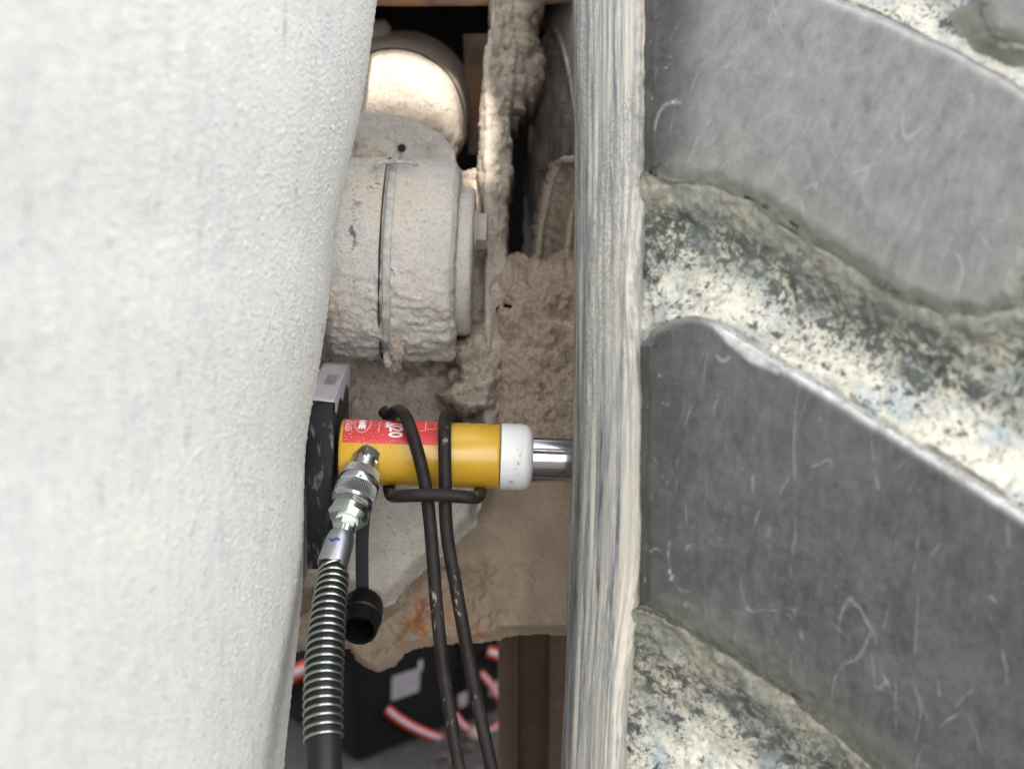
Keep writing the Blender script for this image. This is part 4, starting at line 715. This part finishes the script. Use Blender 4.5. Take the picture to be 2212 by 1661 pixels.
# ================================================================== bent rod holder
rodt = thing("rod_holder", "bent black steel rod holder hooked over the yellow ram", "rod holder", W(1000, 1640, 1.74))
rr = 0.0069
def rod(name, pts): return tube(name, spline([W(*p) for p in pts], 12), rr, MAT["rod"], rodt, 20)
rod("hook_rod", [(828, 888, 1.905), (836, 896, 1.90), (842, 905, 1.89), (848, 893, 1.86), (860, 887, 1.83), (874, 897, 1.805), (886, 924, 1.788), (899, 965, 1.780), (911, 1010, 1.778), (921, 1060, 1.776), (928, 1120, 1.772), (935, 1200, 1.768), (944, 1320, 1.762), (957, 1440, 1.757), (972, 1540, 1.752), (990, 1650, 1.747), (1010, 1760, 1.742)])
rod("hook_rod", [(990, 920, 1.90), (984, 906, 1.885), (974, 896, 1.855), (965, 898, 1.825), (961, 912, 1.803), (960.5, 940, 1.785), (961, 990, 1.779), (962, 1045, 1.777), (962, 1100, 1.774), (967, 1165, 1.770), (978, 1230, 1.766), (994, 1320, 1.762), (1014, 1430, 1.757), (1036, 1540, 1.752), (1058, 1640, 1.748), (1085, 1760, 1.742)])
rod("cross_rod", [(846, 1018, 1.88), (840, 1040, 1.87), (841, 1058, 1.85), (846, 1070, 1.80), (862, 1071, 1.768), (890, 1070, 1.758), (940, 1069, 1.756), (990, 1072, 1.757), (1018, 1074, 1.764), (1032, 1073, 1.79), (1038, 1062, 1.84), (1036, 1046, 1.865), (1030, 1022, 1.88)])

# ================================================================== tool bags on the ground
def bag(label, c, r, l, h, tilt=0.02):
    """c: near bottom corner, r / l: the right-hand and left-hand bottom corners on the ground"""
    e = thing("tool_bag", label, "bag", c, "black tool bags on the ground")
    c, r, l = [np.asarray(p, float) for p in (c, r, l)]; o4 = r + l - c; up = np.array([0, 0, h]); b = box8("shell", [c, r, o4, l, c + up, r + up, o4 + up, l + up], MAT["black"], e, 0.018, 4)
    dx = (r - c) / np.linalg.norm(r - c); dy = (l - c) / np.linalg.norm(l - c); top = up + np.array([0, 0, .0])
    pts = [c, r, o4, l, c]
    rimp = np.concatenate([np.linspace(pts[i], pts[i + 1], 10)[:-1] for i in range(4)]) + up + np.array([0, 0, -0.004]); rimp = np.vstack([rimp, rimp[:1]])
    tube("rim_binding", rimp, 0.006, MAT["black"], e, 8)
    return e, c, r, l, dx, dy
def ribbon(name, path, nrm, wv, mat, parent, off=0.0):
    """flat woven strip along path; wv = widthwise unit vectors, lo..hi offsets are baked into the caller"""
    lo, hi = wv; path = np.asarray(path); T = np.gradient(path, axis=0); T /= np.linalg.norm(T, axis=1)[:, None]; nrm = np.asarray(nrm); Wd = np.cross(T, nrm); Wd /= np.linalg.norm(Wd, axis=1)[:, None]
    a = path + Wd * lo + nrm * off; b = path + Wd * hi + nrm * off; n = len(path); V = np.concatenate([a, b, a - nrm * .002, b - nrm * .002])
    F = []
    for i in range(n - 1): F += [(i, i + 1, n + i + 1, n + i), (2 * n + i, 3 * n + i, 3 * n + i + 1, 2 * n + i + 1), (i, 2 * n + i, 2 * n + i + 1, i + 1), (n + i, n + i + 1, 3 * n + i + 1, 3 * n + i)]
    return mk(name, V, F, mat, parent)
def handle(parent, pix, d0, d1, nrm, wid=0.030):
    n = len(pix); P = spline([W(u, v, d0 + (d1 - d0) * i / (n - 1)) for i, (u, v) in enumerate(pix)], 8); h = wid / 2
    o = ribbon("handle", P, nrm, (-h, h), MAT["ribr"], parent); ribbon("reflective_strip", P, nrm, (-h * .48, h * .52), MAT["ribw"], o, 0.0012); return o
def paper(parent, q, nrm, lines, oval):
    q = [np.asarray(p) for p in q]; o = quad_slab("label", q, MAT["tagp"], parent, 0.001, -np.asarray(nrm))
    f = lambda a, b: (q[0] * (1 - a) * (1 - b) + q[1] * (1 - a) * b + q[3] * a * (1 - b) + q[2] * a * b) + nrm * .0012
    for k in range(lines): y = .16 + .72 * k / lines; mk("print_line", [f(.08, y), f(.08, y + .05), f(.56 if k < lines - 1 and oval else .9, y + .05), f(.56 if k < lines - 1 and oval else .9, y)], [(0, 1, 2, 3)], MAT["ink"], o, False)
    if oval:
        a = [(0.75 + .15 * math.cos(t), .40 + .20 * math.sin(t)) for t in np.linspace(0, 2 * math.pi, 21)]; V = []
        for x, y in a: V += [f(x, y), f(.75 + (x - .75) * .72, .40 + (y - .40) * .72)]
        mk("print_oval", V, [(2 * i, 2 * i + 1, 2 * i + 3, 2 * i + 2) for i in range(20)], MAT["ink"], o, False)
    return o
b1, c, r, l, dx, dy = bag("black tool bag nearest the hose with an upright corner towards the viewer", G(772, 1652), G(1005, 1556), G(560, 1515), 0.245)
nr = unit(np.cross(dx, np.array([0, 0, 1.]))); nr = nr if nr[1] < 0 else -nr
def onface(u, v, c, n, off=0.004):
    ray = RT * (u - 1106) / FPX - UP * (v - 830.5) / FPX + FW; t = ((c - CAM) @ n) / (ray @ n); return CAM + ray * t + n * off
paper(b1, [onface(u, v, c, nr) for u, v in ((845, 1460), (843, 1512), (902, 1490), (905, 1440))], nr, 5, True)
nl = unit(np.cross(dy, np.array([0, 0, 1.]))); nl = nl if nl[1] < 0 else -nl
def handle_f(parent, pix, c, n, off, wid=0.030):
    P = spline([onface(u, v, c, n, off) for u, v in pix], 8); h = wid / 2; o = ribbon("handle", P, n, (-h, h), MAT["ribr"], parent); ribbon("reflective_strip", P, n, (-h * .42, h * .42), MAT["ribw"], o, 0.0015); return o
handle_f(b1, [(822, 1524), (850, 1546), (885, 1566), (920, 1581), (957, 1593)], c, nr, 0.02, 0.018)
handle_f(b1, [(600, 1488), (632, 1462), (655, 1448), (680, 1436), (745, 1402)], c, nl, 0.02, 0.030)
mk("buckle", [onface(u, v, c, nr, .006) for u, v in ((900, 1428), (902, 1446), (908, 1444), (908, 1420))], [(0, 1, 2, 3)], MAT["hexs"], b1, False)
b2, c2, r2, l2, dx2, dy2 = bag("black tool bag standing behind the two black rods", G(1000, 1568), G(1115, 1518), G(900, 1530), 0.27)
n2 = unit(np.cross(dx2, np.array([0, 0, 1.]))); n2 = n2 if n2[1] < 0 else -n2
paper(b2, [onface(u, v, c2, n2) for u, v in ((986, 1500), (990, 1528), (1006, 1518), (1008, 1490))], n2, 4, False)
paper(b2, [onface(u, v, c2, n2) for u, v in ((1054, 1478), (1056, 1502), (1086, 1490), (1086, 1462))], n2, 3, True)
handle_f(b2, [(1002, 1436), (1012, 1446), (1030, 1470), (1046, 1500), (1048, 1530), (1036, 1552), (1012, 1562), (985, 1560), (965, 1548), (946, 1524)], c2, n2, 0.05, 0.014)
handle_f(b2, [(1040, 1400), (1062, 1408), (1082, 1418), (1100, 1430)], c2, n2, 0.02, 0.022)
